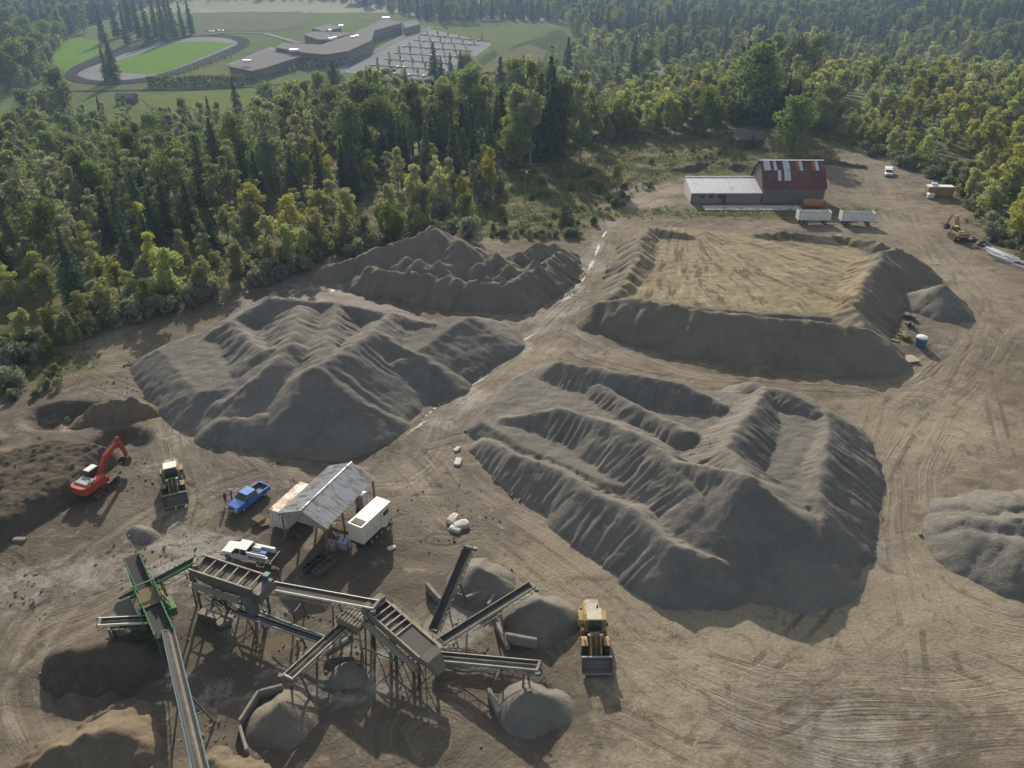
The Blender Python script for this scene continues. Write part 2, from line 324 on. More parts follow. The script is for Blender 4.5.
for a, sd_ in (('track_a', 0), ('track_b', 5)):
    tr = sep(a); cb = t.node('ShaderNodeCombineXYZ')
    t.L(t.math('MULTIPLY', tr[1], 1.0), cb.inputs[0]); t.L(t.math('MULTIPLY', tr[0], .022), cb.inputs[1]); cb.inputs[2].default_value = sd_
    s1 = t.noise(cb.outputs[0], 3.0, 5, .62, .5); s2 = t.noise(cb.outputs[0], .7, 4, .6, .3)
    w = t.math('MULTIPLY', tr[2], t.ramp(t.noise(v, .11, 4, .6, 1.2), .36, .64, .12, 1))
    col = t.mix(t.math('MULTIPLY', w, t.ramp(s2, .4, .66, 0, .8)), col, (.238, .204, .152))
    col = t.mix(t.math('MULTIPLY', w, t.ramp(s1, .54, .68, 0, .5)), col, (.082, .066, .049))
    col = t.mix(t.math('MULTIPLY', w, t.ramp(s1, .46, .34, 0, .4)), col, (.25, .216, .162))
    h = t.math('MULTIPLY', t.math('SUBTRACT', s1, .5), w); hs = h if hs is None else t.math('ADD', hs, h)
tr = sep('track_c'); rut = t.ramp(t.math('ABSOLUTE', t.math('SUBTRACT', t.math('ABSOLUTE', tr[1], 0), .95)), .42, .16); cb = t.node('ShaderNodeCombineXYZ'); t.L(t.math('MULTIPLY', tr[0], .12), cb.inputs[0]); cb.inputs[1].default_value = 3.3
rut = t.math('MULTIPLY', t.math('MULTIPLY', rut, tr[2]), t.math('MULTIPLY', t.ramp(t.noise(cb.outputs[0], 1, 3), .4, .56), t.ramp(nm, .3, .5, .4, 1)))
col = t.mix(t.math('MULTIPLY', rut, t.ramp(t.noise(v, .05, 3), .42, .6, .14, .6)), col, (.066, .054, .039)); hs = t.math('SUBTRACT', hs, t.math('MULTIPLY', rut, .2))
pt_ = t.noise(v, .22, 6, .72, 1.6); col = t.mix(t.math('MULTIPLY', mb[1], t.ramp(pt_, .55, .66, 0, .55)), col, (.07, .057, .041)); col = t.mix(t.math('MULTIPLY', mb[1], t.ramp(pt_, .43, .33, 0, .5)), col, (.27, .232, .165))
vg = t.ramp(t.math('ADD', mk[2], t.math('MULTIPLY', jit, .9)), .35, .75)
gcol = t.mix(t.ramp(nm, .4, .62), (.06, .072, .024), (.12, .112, .045)); gcol = t.mix(t.ramp(nf, .45, .7), gcol, (.035, .048, .016))
gcol = t.mix(t.ramp(nl, .5, .72, 0, .6), gcol, (.17, .135, .065))
col = t.mix(vg, col, gcol); col = t.mix(t.ramp(nf, .38, .68, .0, .55), col, t.mix(.5, col, (.04, .034, .026)))
hh = t.math('ADD', t.math('MULTIPLY', nf, .5), t.math('ADD', nm, t.math('MULTIPLY', hs, 1.2)))
t.bump(hh, .7, .28); t.fin(col, t.math('SUBTRACT', .95, t.math('MULTIPLY', mudf, .3)), 0, .06)
tag(link('ground', me, t.m), 'brown churned quarry ground with tyre tracks and grassy margins', kind='structure')

# ------------------------------------------------------------------ stockpiles: crests at the angle of repose
def gravel(name, c1, c2, c3, fine=9, stain=None):
    t = NT(name); v = t.coord(); a, b, c = t.noise(v, .12, 4, .6, .5), t.noise(v, 1.1, 5, .65), t.noise(v, fine, 4, .8)
    col = t.mix(t.ramp(a, .35, .65), c1, c2); col = t.mix(t.ramp(b, .45, .75, 0, .6), col, c3); g_ = t.noise(v, 3.6, 4, .8); col = t.mix(t.ramp(g_, .42, .66, 0, .5), col, tuple(x*.6 for x in c1)); col = t.mix(t.ramp(c, .35, .7, 0, .5), col, tuple(x*.55 for x in c1))
    if stain: col = t.mix(t.ramp(t.noise(v, .2, 5, .7, 1), .48, .66, 0, .8), col, stain)
    t.bump(t.math('ADD', t.math('MULTIPLY', c, .35), t.math('ADD', b, t.math('MULTIPLY', g_, .5))), .7, .2); return t.fin(col, 1, 0, .03)
M_SAND = gravel('grey_sand', (.185, .17, .146), (.132, .124, .11), (.215, .194, .158))
M_SAND2 = gravel('tan_sand', (.182, .16, .124), (.145, .13, .106), (.22, .188, .138))
M_DIRT = gravel('brown_dirt', (.17, .135, .095), (.115, .095, .072), (.21, .168, .115), 6)
M_BANK = gravel('dark_dirt', (.095, .08, .06), (.065, .055, .044), (.14, .118, .085), 5)
M_ROCK = gravel('crushed_rock', (.16, .15, .13), (.12, .115, .104), (.25, .235, .2), 3.2)
M_PAD = gravel('pad_fill', (.2, .165, .118), (.165, .138, .1), (.24, .195, .135), 7)
TOE = []
def padmat():
    t = NT('pad_surface'); v = t.coord(); mk = t.node('ShaderNodeSeparateXYZ'); t.L(t.attr('mask').outputs['Vector'], mk.inputs[0]); e = U(655, 224, 1)
    dx, dy = t.math('SUBTRACT', mk.outputs[1], e.x+8), t.math('SUBTRACT', mk.outputs[2], e.y+6); n0 = t.noise(v, .09, 3, .5)
    ang = t.math('ADD', t.math('ARCTAN2', dx, dy), t.math('MULTIPLY', n0, .1)); dist = t.math('POWER', t.math('ADD', t.math('MULTIPLY', dx, dx), t.math('MULTIPLY', dy, dy)), .5)
    cb = t.node('ShaderNodeCombineXYZ'); t.L(t.math('MULTIPLY', ang, 9.0), cb.inputs[0]); t.L(t.math('MULTIPLY', dist, .035), cb.inputs[1])
    s1 = t.noise(cb.outputs[0], 2.4, 6, .7, .12); a, b, c = t.noise(v, .12, 4, .6, .5), t.noise(v, 1.1, 5, .65), t.noise(v, 9, 4, .8)
    side = t.mix(t.ramp(a, .35, .65), (.175, .152, .115), (.135, .12, .095)); side = t.mix(t.ramp(b, .45, .75, 0, .6), side, (.2, .172, .125))
    top = t.mix(t.ramp(a, .35, .65), (.25, .208, .132), (.2, .166, .106)); top = t.mix(t.ramp(s1, .52, .58, 0, .75), top, (.075, .06, .04)); top = t.mix(t.ramp(s1, .45, .38, 0, .9), top, (.31, .265, .185))
    col = t.mix(t.ramp(mk.outputs[0], .2, .7), side, top); col = t.mix(t.ramp(c, .35, .7, 0, .45), col, (.09, .078, .058))
    t.bump(t.math('ADD', t.math('MULTIPLY', c, .3), t.math('ADD', b, t.math('MULTIPLY', s1, t.math('MULTIPLY', mk.outputs[0], 2.)))), .7, .25); return t.fin(col, 1, 0, .03)
def pile(name, ridges, mat, label, step=.3, slope=.68, rib=.32, ribw=2.6, crest=.9, plateau=None, rough=1.0, cat='gravel pile', seed=0, group=None, fine=0, skirt=1.1, lump=.3, warp=.9):
    RW = [[U(*p) for p in r] for r in ridges]; allp = [p for r in RW for p in r]+([U(*p) for p in plateau] if plateau else [])
    hm = max(p.z for p in allp); m = hm/slope+3
    xs = np.arange(min(p.x for p in allp)-m, max(p.x for p in allp)+m, step); ys = np.arange(min(p.y for p in allp)-m, max(p.y for p in allp)+m, step)
    x, y = np.meshgrid(xs, ys); n2, n1 = x.shape
    wk = warp*min(1, (hm/5)**2); wx = x+wk*fbm(x/7+seed, y/7, 2)+.27*wk*noise(x/1.7, y/1.7+seed); wy = y+wk*fbm(x/7, y/7+31+seed, 2)+.27*wk*noise(x/1.7+8, y/1.7)
    h = np.full(x.shape, -9.0); off = 0; best = None
    for r in RW:
        off += 37.7
        segs = [(r[i], r[i+1]) for i in range(len(r)-1)] or [(r[0], r[0]+Vector((.01, 0, 0)))]
        for a, b in segs:
            d, tt, sg, L = segd(wx, wy, a, b); al = off+tt*L+0.0
            ang = np.arctan2(wy-a[1], wx-a[0]) if L < .1 else 0
            hc = a[2]+(b[2]-a[2])*tt+lump*noise(al/2.2+seed, al*0+sg*3)*min(1, hm/4)
            prof = np.sqrt(d*d+crest*crest)-crest
            al2 = al*sg+ang*3
            rb = np.abs(noise(al2/ribw, d*.05+seed)); rb = rb*1.6+.5*np.abs(noise(al2/ribw*2.3+5, d*.1+seed))
            hh = hc-slope*prof-rib*rb*ss(d, .3, 2.5)*np.clip(hc/3, .2, 1); off += L
            h = np.maximum(h, hh)
    if plateau:
        P = [U(*p) for p in plateau]; ins = inside(wx, wy, [p.xy for p in P]); d = polyd(wx, wy, [p.xy for p in P])
        A = np.array([[p.x, p.y, 1] for p in P]); k, *_ = np.linalg.lstsq(A, np.array([p.z for p in P]), rcond=None)
        top = k[0]*x+k[1]*y+k[2]+.18*fbm(x/5, y/5, 3)*rough*.4
        h = np.maximum(h, np.where(ins, top, top-slope*d-rib*.5*np.abs(noise(x/2, y/2))))
    if fine: h += .16*fine*(noise(x/.8+y*.15, y/2.4)+.6*noise(x/.5, y/.5))*ss(h, .2, 2)
    h += rough*(.10*fbm(x/1.9+seed, y/1.9, 3)+.025*noise(x*1.9, y*1.9))
    h = np.where(h < .6, h-.25*ss(-h, -.6, .3), h)
    z0 = .05
    keepv = h > -skirt; kq = keepv[:-1, :-1] & keepv[1:, :-1] & keepv[:-1, 1:] & keepv[1:, 1:]
    idx = np.arange(x.size).reshape(x.shape); q = np.stack([idx[:-1, :-1], idx[:-1, 1:], idx[1:, 1:], idx[1:, :-1]], -1)[kq]
    tm = np.where((h.ravel() > -.02) & (h.ravel() < .22))[0]; TOE.append(np.stack([x.ravel()[tm], y.ravel()[tm]], -1)[RNG.permutation(len(tm))[:len(tm)//14]])
    used = np.unique(q); mp = np.full(x.size, -1); mp[used] = np.arange(len(used))
    ox, oy = float(x.ravel()[used].mean()), float(y.ravel()[used].mean())
    co = np.stack([x.ravel()-ox, y.ravel()-oy, h.ravel()+z0], -1)[used]
    me = bpy.data.meshes.new(name); fill_mesh(me, co, mp[q]); o = link(name, me, mat); o.location = (ox, oy, 0)
    if plateau: put_attr(me, 'mask', np.where(ins, ss(d, .0, 3), 0).ravel()[used], x.ravel()[used], y.ravel()[used])
    return tag(o, label, cat, group)
pile('gravel_pile', [
    [(556, 362, 3.8), (620, 372, 5.2), (682, 384, 5.4), (718, 402, 4.2)],
    [(505, 418, 2.2), (561, 409, 4.4), (610, 422, 5.6), (642, 437, 6), (673, 460, 6), (709, 469, 6.8), (748, 476, 8)],
    [(485, 440, 1.6), (521, 457, 2.6), (557, 469, 3.2), (588, 487, 3.6), (633, 510, 4.1), (673, 545, 3.7), (718, 560, 2.8), (745, 566, 1.8)],
    [(755, 384, 4.4), (790, 391, 5.4), (824, 414, 4.4)], [(768, 388, 5), (750, 415, 6), (727, 447, 6.6), (745, 474, 7.9)],
    [(826, 411, 4.4), (828, 442, 4.9), (820, 474, 4.9), (821, 510, 4.2), (818, 545, 3)],
    [(748, 476, 8), (786, 508, 6), (818, 542, 3)], [(673, 460, 6), (700, 500, 5), (722, 540, 2.8)], [(600, 385, 3.6), (640, 410, 4), (690, 430, 4.6)]],
    M_SAND, 'largest grey sand pile with many ribbed crests, behind the lone wheel loader', step=.24, rib=.42, ribw=1.1, seed=2, crest=.4, slope=.62, fine=.25, warp=.5, lump=.2,
    plateau=[(478, 425, .9), (505, 388, .9), (545, 362, 1.6), (600, 374, 3.0), (700, 388, 3.4), (800, 394, 3.6), (828, 420, 3.4), (822, 505, 3.0), (760, 520, 4.3), (660, 500, 3.2), (540, 455, 2.0)])
pile('gravel_pile', [
    [(268, 296, 6.6), (230, 322, 5), (195, 345, 3), (150, 356, 1.2), (128, 362, .4)], [(390, 313, 6), (370, 332, 7), (339, 352, 7.4), (319, 366, 7.4)],
    [(300, 306, 7), (292, 335, 7.2), (275, 360, 6.6), (250, 382, 5), (222, 402, 2.8)], [(226, 418, 2.2), (288, 414, 3), (354, 407, 2.8)],
    [(319, 366, 7.4), (345, 390, 5), (386, 416, 1.8)], [(390, 313, 6), (432, 325, 4.8), (470, 322, 3.8), (500, 325, 1.8)],
    [(268, 298, 6.6), (335, 303, 6.4), (390, 313, 6)], [(335, 303, 6.4), (319, 366, 7.2)], [(230, 322, 5), (262, 350, 6), (292, 345, 7)], [(370, 332, 7), (420, 355, 4.2), (442, 372, 2.4)], [(319, 366, 7.2), (300, 395, 4.6)]],
    M_SAND, 'broad grey sand pile beside the wood, behind the loader and metal roofed shed', step=.28, rib=.32, ribw=1.4, seed=9, crest=.5, slope=.54, fine=.2, warp=.6, lump=.22,
    plateau=[(160, 360, .8), (225, 322, 4), (268, 300, 5.4), (390, 318, 5.2), (470, 326, 3), (410, 362, 3.6), (330, 376, 5.4), (250, 384, 4), (200, 400, 2)])
pile('gravel_pile', [
    [(434, 227, 8.5)], [(459, 239, 7.2)], [(434, 227, 8.2), (410, 237, 6.8), (377, 249, 5.2), (328, 267, 2.2)],
    [(370, 268, 3.6), (412, 273, 4), (450, 279, 4), (474, 283, 4)], [(474, 283, 3.8), (512, 281, 4.2), (545, 266, 4), (562, 250, 3.2)], [(498, 256, 5)], [(520, 250, 4.6)], [(538, 245, 5)], [(556, 244, 4)], [(512, 266, 4.6)], [(534, 262, 4.4)], [(480, 262, 4.6)], [(405, 256, 5)], [(420, 262, 4.6)], [(440, 262, 4.8)]],
    M_SAND2, 'double peaked tan sand pile against the trees, beyond the puddles', step=.36, rib=.6, ribw=2.0, seed=15, rough=3.2, lump=.9, crest=.5)
pile('filled_pad', [
    [(600, 303, 3.4), (640, 298, 5.2), (700, 311, 5.4), (780, 318, 5.4), (850, 327, 5.4), (868, 329, 5)],
    [(860, 326, 4.6), (853, 303, 4.8), (866, 279, 5.4), (880, 254, 5.8), (897, 248, 5.2), (915, 258, 3.6), (928, 270, 1.8)],
    [(753, 232, 2.2), (804, 234, 2.8), (843, 236, 2.8), (882, 243, 3.4)], [(656, 228, 3), (690, 234, 2.2)], [(646, 226, 3.4), (639, 248, 4.2), (633, 268, 4.2), (626, 284, 3.8), (605, 303, 3)]],
    padmat(), 'flat topped sand pad with raised rim, in front of the old barn', step=.4, rib=.35, ribw=2.2, seed=23, crest=.5, lump=.45, rough=1.2,
    plateau=[(612, 303, 2.4), (700, 309, 2.8), (866, 322, 3.0), (874, 262, 2.0), (860, 240, 1.2), (650, 226, .9), (630, 262, 2.6)], cat='sand pad')
pile('gravel_pile', [[(943, 285, 4.4), (948, 292, 3.6)]], M_SAND, 'small cone of grey sand beside the rim of the pad', step=.35, seed=31)
pile('gravel_pile', [[(985, 508, 2.2), (1020, 502, 2.8), (1070, 505, 3.4)], [(985, 535, 2.4), (1030, 545, 3), (1080, 560, 3)], [(985, 522, 2.7), (1040, 520, 3.4)]], M_ROCK, 'coarse crushed rock pile cut off by the right picture edge', step=.3, seed=37, rough=.9, crest=2.0, slope=.55, fine=.9)
SP = [([(478, 566, 2.6), (488, 570, 2.2)], M_SAND, 'small grey sand cone under the steepest black stacking conveyor'),
      ([(541, 600, 2.6), (552, 603, 1.9)], M_SAND, 'grey sand cone under the middle stacking conveyor, nearest the lone loader'),
      ([(532, 692, 2.2), (550, 698, 1.3)], M_SAND, 'grey sand cone under the level stacking conveyor, beside a leaning slab'),
      ([(278, 704, 2.3), (270, 710, 1.8)], M_SAND2, 'wet sand heap ringed by concrete wall slabs'),
      ([(50, 748, 1.8), (105, 728, 2.8), (135, 740, 1.8)], M_DIRT, 'rounded tan dirt mound at the lower left corner'),
      ([(210, 760, 1.4), (240, 775, 2)], M_DIRT, 'low dirt heap beside the long blue conveyor at the bottom edge'),
      ([(98, 404, 1.4), (118, 398, 2.3), (145, 404, 1.2)], M_DIRT, 'brown dirt heap between two dug pits'),
      ([(345, 668, 1.3), (352, 672, 1.0)], M_SAND, 'small sand heap under the brown screening deck'),
      ([(143, 530, .9), (134, 526, .7)], M_SAND, 'tiny grey heap on the open ground between excavator and yellow loader'),
      ([(672, 170, .4), (690, 165, 1.8), (712, 161, 1.0), (735, 163, 1.9), (756, 168, .4)], M_BANK, 'dark spoil bank behind the white roofed wing of the barn'),
      ([(798, 159, .4), (830, 159, 1.6), (866, 166, .4)], M_BANK, 'dark spoil bank between the barn and the parked white truck')]
for k, (r, m, l) in enumerate(SP): pile('gravel_pile' if m in (M_SAND, M_SAND2) else 'dirt_bank', [r], m, l, step=.25 if r[0][1] > 300 else .5, seed=50+k*3, slope=.62, crest=.15, rough=.7 if m in (M_SAND, M_SAND2) else 3.0, lump=.5 if m in (M_SAND, M_SAND2) else .9, skirt=2.5, cat='gravel pile' if m in (M_SAND, M_SAND2) else 'dirt mound')
pile('dirt_bank', [[(10, 500, 2.2), (60, 470, 2.4), (100, 448, 2.2)]], M_BANK, 'dark cut bank with scrubby top behind the red excavator', step=.25, seed=91, crest=.4, rough=2.2, slope=1.0, fine=1.2,
     plateau=[(-70, 440, 2.2), (0, 452, 2.2), (60, 440, 2.0), (100, 446, 2.2), (66, 480, 2.4), (15, 512, 2.3), (-70, 560, 2.2)], cat='dirt mound')
pile('dirt_bank', [[(60, 652, 1.0), (105, 644, 1.2), (140, 648, .9)]], M_BANK, 'dark eroded bank below the green screener', step=.3, seed=95, crest=.4, rough=2, slope=.6, skirt=3, cat='dirt mound')
# ------------------------------------------------------------------ woodland
def proj(x, y, z):
    zc = y*math.cos(PITCH)-(z-CAM_H)*math.sin(PITCH); yc = y*math.sin(PITCH)+(z-CAM_H)*math.cos(PITCH)
    return 512+FPX*x/zc, 384-FPX*yc/zc
def leafmat(name, c1, c2, c3, tr=.38, vary=.3):
    t = NT(name); v = t.coord(); oi = t.node('ShaderNodeObjectInfo').outputs['Random']
    n = t.noise(v, .55, 3, .6); f = t.noise(v, 3.5, 2)
    col = t.mix(t.ramp(n, .38, .64), c1, c2); col = t.mix(t.ramp(f, .5, .72, 0, .6), col, c3)
    hs = t.node('ShaderNodeHueSaturation'); t.L(col, hs.inputs['Color'])
    t.L(t.ramp(oi, 0, 1, .475, .525), hs.inputs['Hue']); t.L(t.ramp(t.math('FRACT', t.math('MULTIPLY', oi, 7.31)), 0, 1, 1-vary, 1+vary), hs.inputs['Value'])
    t.L(t.ramp(t.math('FRACT', t.math('MULTIPLY', oi, 3.77)), 0, 1, .75, 1.1), hs.inputs['Saturation'])
    df = t.node('ShaderNodeBsdfDiffuse'); tl = t.node('ShaderNodeBsdfTranslucent'); mx = t.node('ShaderNodeMixShader'); mx.inputs[0].default_value = tr
    t.L(hs.outputs[0], df.inputs[0]); t.L(t.mix(.35, hs.outputs[0], (.16, .19, .02)), tl.inputs[0]); t.L(df.outputs[0], mx.inputs[1]); t.L(tl.outputs[0], mx.inputs[2])
    t.n.remove(t.b); t.L(mx.outputs[0], t.out.inputs[0]); return t.m
LM = dict(fir=leafmat('fir_needles', (.042, .07, .042), (.056, .086, .048), (.074, .105, .056), .25, .3),
          dark=leafmat('dark_leaves', (.115, .155, .05), (.155, .19, .064), (.2, .225, .085), .46),
          alder=leafmat('alder_leaves', (.26, .29, .075), (.33, .335, .1), (.4, .38, .14), .54),
          gold=leafmat('turning_leaves', (.24, .24, .06), (.28, .26, .07), (.22, .24, .07), .48),
          lime=leafmat('lime_leaves', (.14, .17, .025), (.18, .19, .028), (.1, .14, .03), .45, .1),
          cotton=leafmat('cottonwood_leaves', (.2, .225, .1), (.26, .275, .14), (.36, .36, .23), .48),
          sage=leafmat('willow_leaves', (.17, .19, .12), (.22, .235, .16), (.3, .31, .24), .4, .2))
M_BARK = paint((.09, .075, .06), .9, dirt=.5, dc=(.14, .13, .12), spec=.1)
M_BARKP = paint((.2, .19, .17), .9, dirt=.5, dc=(.09, .08, .07), spec=.1)
def cards(P, N, size, rs, flat=.5, asp=.7):
    n = len(P); a = rs.normal(size=(n, 3)); N = N+flat*rs.normal(size=(n, 3)); N /= np.linalg.norm(N, axis=1)[:, None]
    tx = np.cross(N, a); tx /= np.linalg.norm(tx, axis=1)[:, None]; ty = np.cross(N, tx)
    s = (size*rs.uniform(.6, 1.3, n))[:, None]; tx = tx*s; ty = ty*s*asp
    v = np.stack([P-tx*.9, P-ty*.6+tx*.1, P+tx, P+ty*.6-tx*.1], 1).reshape(-1, 3)
    return v, np.arange(4*n).reshape(-1, 4)
def broad(seed, H, W, lobes, leaves, base=.22, size=.42, narrow=1.0, lr=.30):
    rs = np.random.default_rng(seed); Ps = []; Ns = []; C = []; R_ = []
    for k in range(lobes):
        zz = rs.uniform(0, 1)**.85; prof = math.sin(math.pi*min(.97, (.10+.86*zz)**narrow))**.6
        a = rs.uniform(0, 2*math.pi)+k*2.4; rr = W/2*prof*rs.uniform(.15, .85)
        c = np.array([rr*math.cos(a), rr*math.sin(a), H*(base+(1-base)*(.05+.86*zz))]); r = W*lr*rs.uniform(.55, 1.05)*(1-.35*zz)
        C.append(c); R_.append(r); n = int(leaves*r*r/(W*lr)**2)+12
        d = rs.normal(size=(n, 3)); d /= np.linalg.norm(d, axis=1)[:, None]
        rad = r*rs.uniform(.45, 1.1, n)**.6
        p = c+d*rad[:, None]*np.array([1, 1, .85]); Ps.append(p); Ns.append(d)
    top = np.array([[0, 0, H]]); P = np.concatenate(Ps); N = np.concatenate(Ns)
    v, f = cards(P, N, size, rs, .9); me = bpy.data.meshes.new('crown'); fill_mesh(me, v, f, False)
    m = MB(); r0 = .016*H+.05; m.tube((0, 0, -.8), (0, 0, H*.4), r0, r0*.65, 7, False); m.tube((0, 0, H*.4), (.1, .1, H*.9), r0*.65, r0*.12, 6, False)
    for k in rs.permutation(lobes)[:9]:
        c = C[k]; zb = min(c[2]*.75, H*.7); m.tube((0, 0, max(zb-R_[k]*.8, H*.12)), c, r0*.35, r0*.1, 5, False)
    return me, m.mesh('trunk')
def fir(seed, H, W, tiers=26, per=13, size=.62):
    rs = np.random.default_rng(seed); P = []; N = []
    for k in range(tiers):
        f = k/(tiers-1); z = H*(.08+.9*f); L = W/2*((1-f)**.8*(1-.25*(f < .12)))+.15
        for j in range(max(4, int(per*(1-.45*f)))):
            a = rs.uniform(0, 2*math.pi); l = L*rs.uniform(.65, 1.12); n = max(3, int(l/.28))
            t = (np.arange(n)+.7)/n; dr = -.18*l*t**1.5+.08*l*t
            w = rs.normal(size=n)*.16*l*.5
            P.append(np.stack([np.cos(a)*l*t-np.sin(a)*w, np.sin(a)*l*t+np.cos(a)*w, z+dr*1.6+rs.normal(size=n)*.12], -1)); N.append(np.tile([math.cos(a)*.5, math.sin(a)*.5, .8], (n, 1)))
    v, f = cards(np.concatenate(P), np.concatenate(N), size, rs, .45, .8); me = bpy.data.meshes.new('crown'); fill_mesh(me, v, f, False)
    m = MB(); r0 = .012*H+.06; m.tube((0, 0, -.8), (0, 0, H*.97), r0, .03, 7, False); return me, m.mesh('trunk')
PROTO = {}
def addp(kind, pair, lm, bark):
    pair[0].materials.append(LM[lm]); pair[1].materials.append(bark); PROTO.setdefault(kind, []).append(pair)
for s in range(3): addp('fir', fir(100+s, 20, 7.6+s*.8), 'fir', M_BARK)
for s in range(2): addp('dark', broad(200+s, 15, 9, 26, 210), 'dark', M_BARK)
for s in range(3): addp('alder', broad(300+s, 11, 5.6, 24, 170, .1, .33, 1.0, .27), 'alder', M_BARKP)
for s in range(2): addp('gold', broad(400+s, 13, 6.5, 26, 170, .15, .36, 1.1, .26), 'gold', M_BARKP)
for s in range(3): addp('cotton', broad(500+s, 22, 8, 34, 180, .12, .46, .95, .24), 'cotton', M_BARKP)
addp('lime', broad(600, 11.5, 7.2, 24, 260, .12, .4), 'lime', M_BARKP)
for s in range(2): addp('bush', broad(700+s, 3.2, 4.2, 14, 110, .0, .3, 1.0, .3), 'sage', M_BARK)
for s in range(2): addp('shrub', broad(720+s, 2.4, 3.4, 14, 110, .0, .28, 1.0, .3), 'dark', M_BARK)
HT = dict(fir=20, dark=15, alder=11, gold=13, cotton=22, lime=11.5, bush=3.2, shrub=2.4)
NAME = dict(fir='fir_tree', dark='broadleaf_tree', alder='alder_tree', gold='turning_tree', cotton='cottonwood_tree', lime='lime_green_tree', bush='grey_bush', shrub='green_shrub')
_flip = [0]
def plant(kind, p, h, label, group=None, cat='tree', wide=1.0):
    pr = PROTO[kind]; c, tk = pr[_flip[0] % len(pr)]; _flip[0] += 1
    o = empty(NAME[kind], p, random.uniform(0, 6.28), label, cat, group); k = h/HT[kind]; o.scale = (k*wide, k*wide, k)
    for nm, me in (('crown', c), ('trunk', tk)):
        ch = bpy.data.objects.new(nm, me); COL.objects.link(ch); ch.parent = o
        if nm == 'crown': ch['kind'] = 'stuff'
    return o
FRONT = [(-400, 440), (-60, 385), (0, 364), (45, 354), (110, 326), (190, 302), (300, 269), (380, 245), (425, 230), (475, 234), (492, 200), (508, 170), (560, 158), (620, 140), (700, 136), (735, 126), (800, 132), (838, 138), (860, 150), (905, 163), (945, 182), (985, 222), (1010, 244), (1060, 275), (1500, 420)]
def front_y(px): return np.interp(px, [p[0] for p in FRONT], [p[1] for p in FRONT])
CLEAR = [[(-300, 150), (-300, 92), (40, 92), (66, 38), (120, 14), (190, -2), (330, -2), (440, 24), (505, 22), (562, 22), (585, 48), (560, 70), (500, 88), (420, 92), (330, 98), (270, 112), (230, 130), (110, 128), (60, 126), (0, 130)],
         [(618, 92), (618, 74), (660, 66), (690, 74), (668, 88)], [(840, 118), (850, 96), (905, 92), (912, 108), (880, 118)]]
pts = []; cell = {}
def try_pt(x, y, r):
    i, j = int(x//6), int(y//6)
    for a in range(i-2, i+3):
        for b in range(j-2, j+3):
            for q in cell.get((a, b), ()):
                if (q[0]-x)**2+(q[1]-y)**2 < r*r: return False
    cell.setdefault((i, j), []).append((x, y)); return True
rs = np.random.default_rng(21)
nA, nB = 9000, 26000
cy = np.concatenate([rs.uniform(95, 420, nA), rs.uniform(420, 2000, nB)])
hw = np.where(cy < 420, .80*cy+60, .78*cy+40); cx = rs.uniform(-1, 1, nA+nB)*hw
cz = terrain(cx, cy); qx, qy = proj(cx, cy, cz); okm = qy < front_y(qx)
for c in CLEAR: okm &= ~inside(qx, qy, c)
okm &= ~((qy > 20) & (qx < -40) & (qy < 92) & (rs.uniform(0, 1, len(qx)) < .6))
for x, y, z, u, v, ok in zip(cx, cy, cz, qx, qy, okm):
    if not ok: continue
    edge = float(front_y(u))-v
    r = 3.7+min(y, 1500)*.0042 if edge > 14 else 3.3
    if y > 420: r += 1.2
    gap = float(noise(np.array([x/24.+50]), np.array([y/24.]))[0]); r *= 1.12+.35*max(0, gap)
    if gap > .42 and edge > 10 and y < 700: continue
    if not try_pt(x, y, r): continue
    q = rs.uniform(); n = float(noise(np.array([x/38.]), np.array([y/38.]))[0])
    if u < 500 and y < 430:
        if edge < 22: k = 'alder' if q < .62 else ('gold' if q < .67 else ('bush' if q < .82 else 'dark')); h = rs.uniform(6.5, 12.5) if k != 'bush' else rs.uniform(2.5, 5)
        else:
            cb = math.exp(-((edge-62)/26)**2)*(1 if 70 < u < 510 else .35)
            if q < .55*cb+.03*(n > .1): k = 'fir'; h = rs.uniform(13, 21)
            elif edge > 70 and q < .8: k = 'cotton' if rs.uniform() < .7 else 'dark'; h = rs.uniform(14, 23)+(7 if u > 260 else 0)*rs.uniform(.2, 1)
            else: k = 'alder' if rs.uniform() < .55 else ('gold' if rs.uniform() < .35 else 'cotton'); h = rs.uniform(9, 14)
    elif u > 825 and v > 70:
        k = 'alder' if q < .7 else ('gold' if q < .76 else ('cotton' if q < .9 else 'dark')); h = rs.uniform(7, 11) if edge < 30 else rs.uniform(10, 17)
    elif y < 520 and 590 < u < 735: k = 'alder' if q < .55 else ('lime' if q < .62 else 'dark'); h = rs.uniform(10, 16)
    elif v < 42 or n > .35: k = 'fir' if q < .7 else 'dark'; h = rs.uniform(20, 31)
    else: k = 'alder' if q < .42 else ('dark' if q < .72 else ('fir' if q < .84 else 'cotton')); h = rs.uniform(13, 21)
    if u < 290 and y < 430: h *= rs.uniform(.62, 1.0)
    h *= rs.uniform(.8, 1.15)
    pts.append((x, y, z, k, h, u, v))
for i in range(900):                                               # low growth that closes the edge of the wood
    u = rs.uniform(-60, 500) if i % 3 else rs.uniform(840, 1060); v = float(front_y(u))+rs.uniform(-16, 5); p = G(u, v)
    if rs.uniform() < .5: continue
    k = ('bush', 'alder', 'dark', 'alder', 'bush', 'gold')[int(rs.uniform(0, 5.3))]; pts.append((p.x, p.y, p.z, k, rs.uniform(1.2, 4.2), u, v))
vis = [p for p in pts if -30 < p[5] < 1054 and p[6] > -10]
vis.sort(key=lambda p: -p[4]/math.hypot(p[0], p[1], CAM_H)); 
single = vis[:300]; sid = set(id(p) for p in single)
def where(u):
    return 'left wood' if u < 170 else 'wood behind the broad pile' if u < 330 else 'wood behind the double peaked pile' if u < 500 else 'wood behind the scrubby slope' if u < 740 else 'young wood at the right'
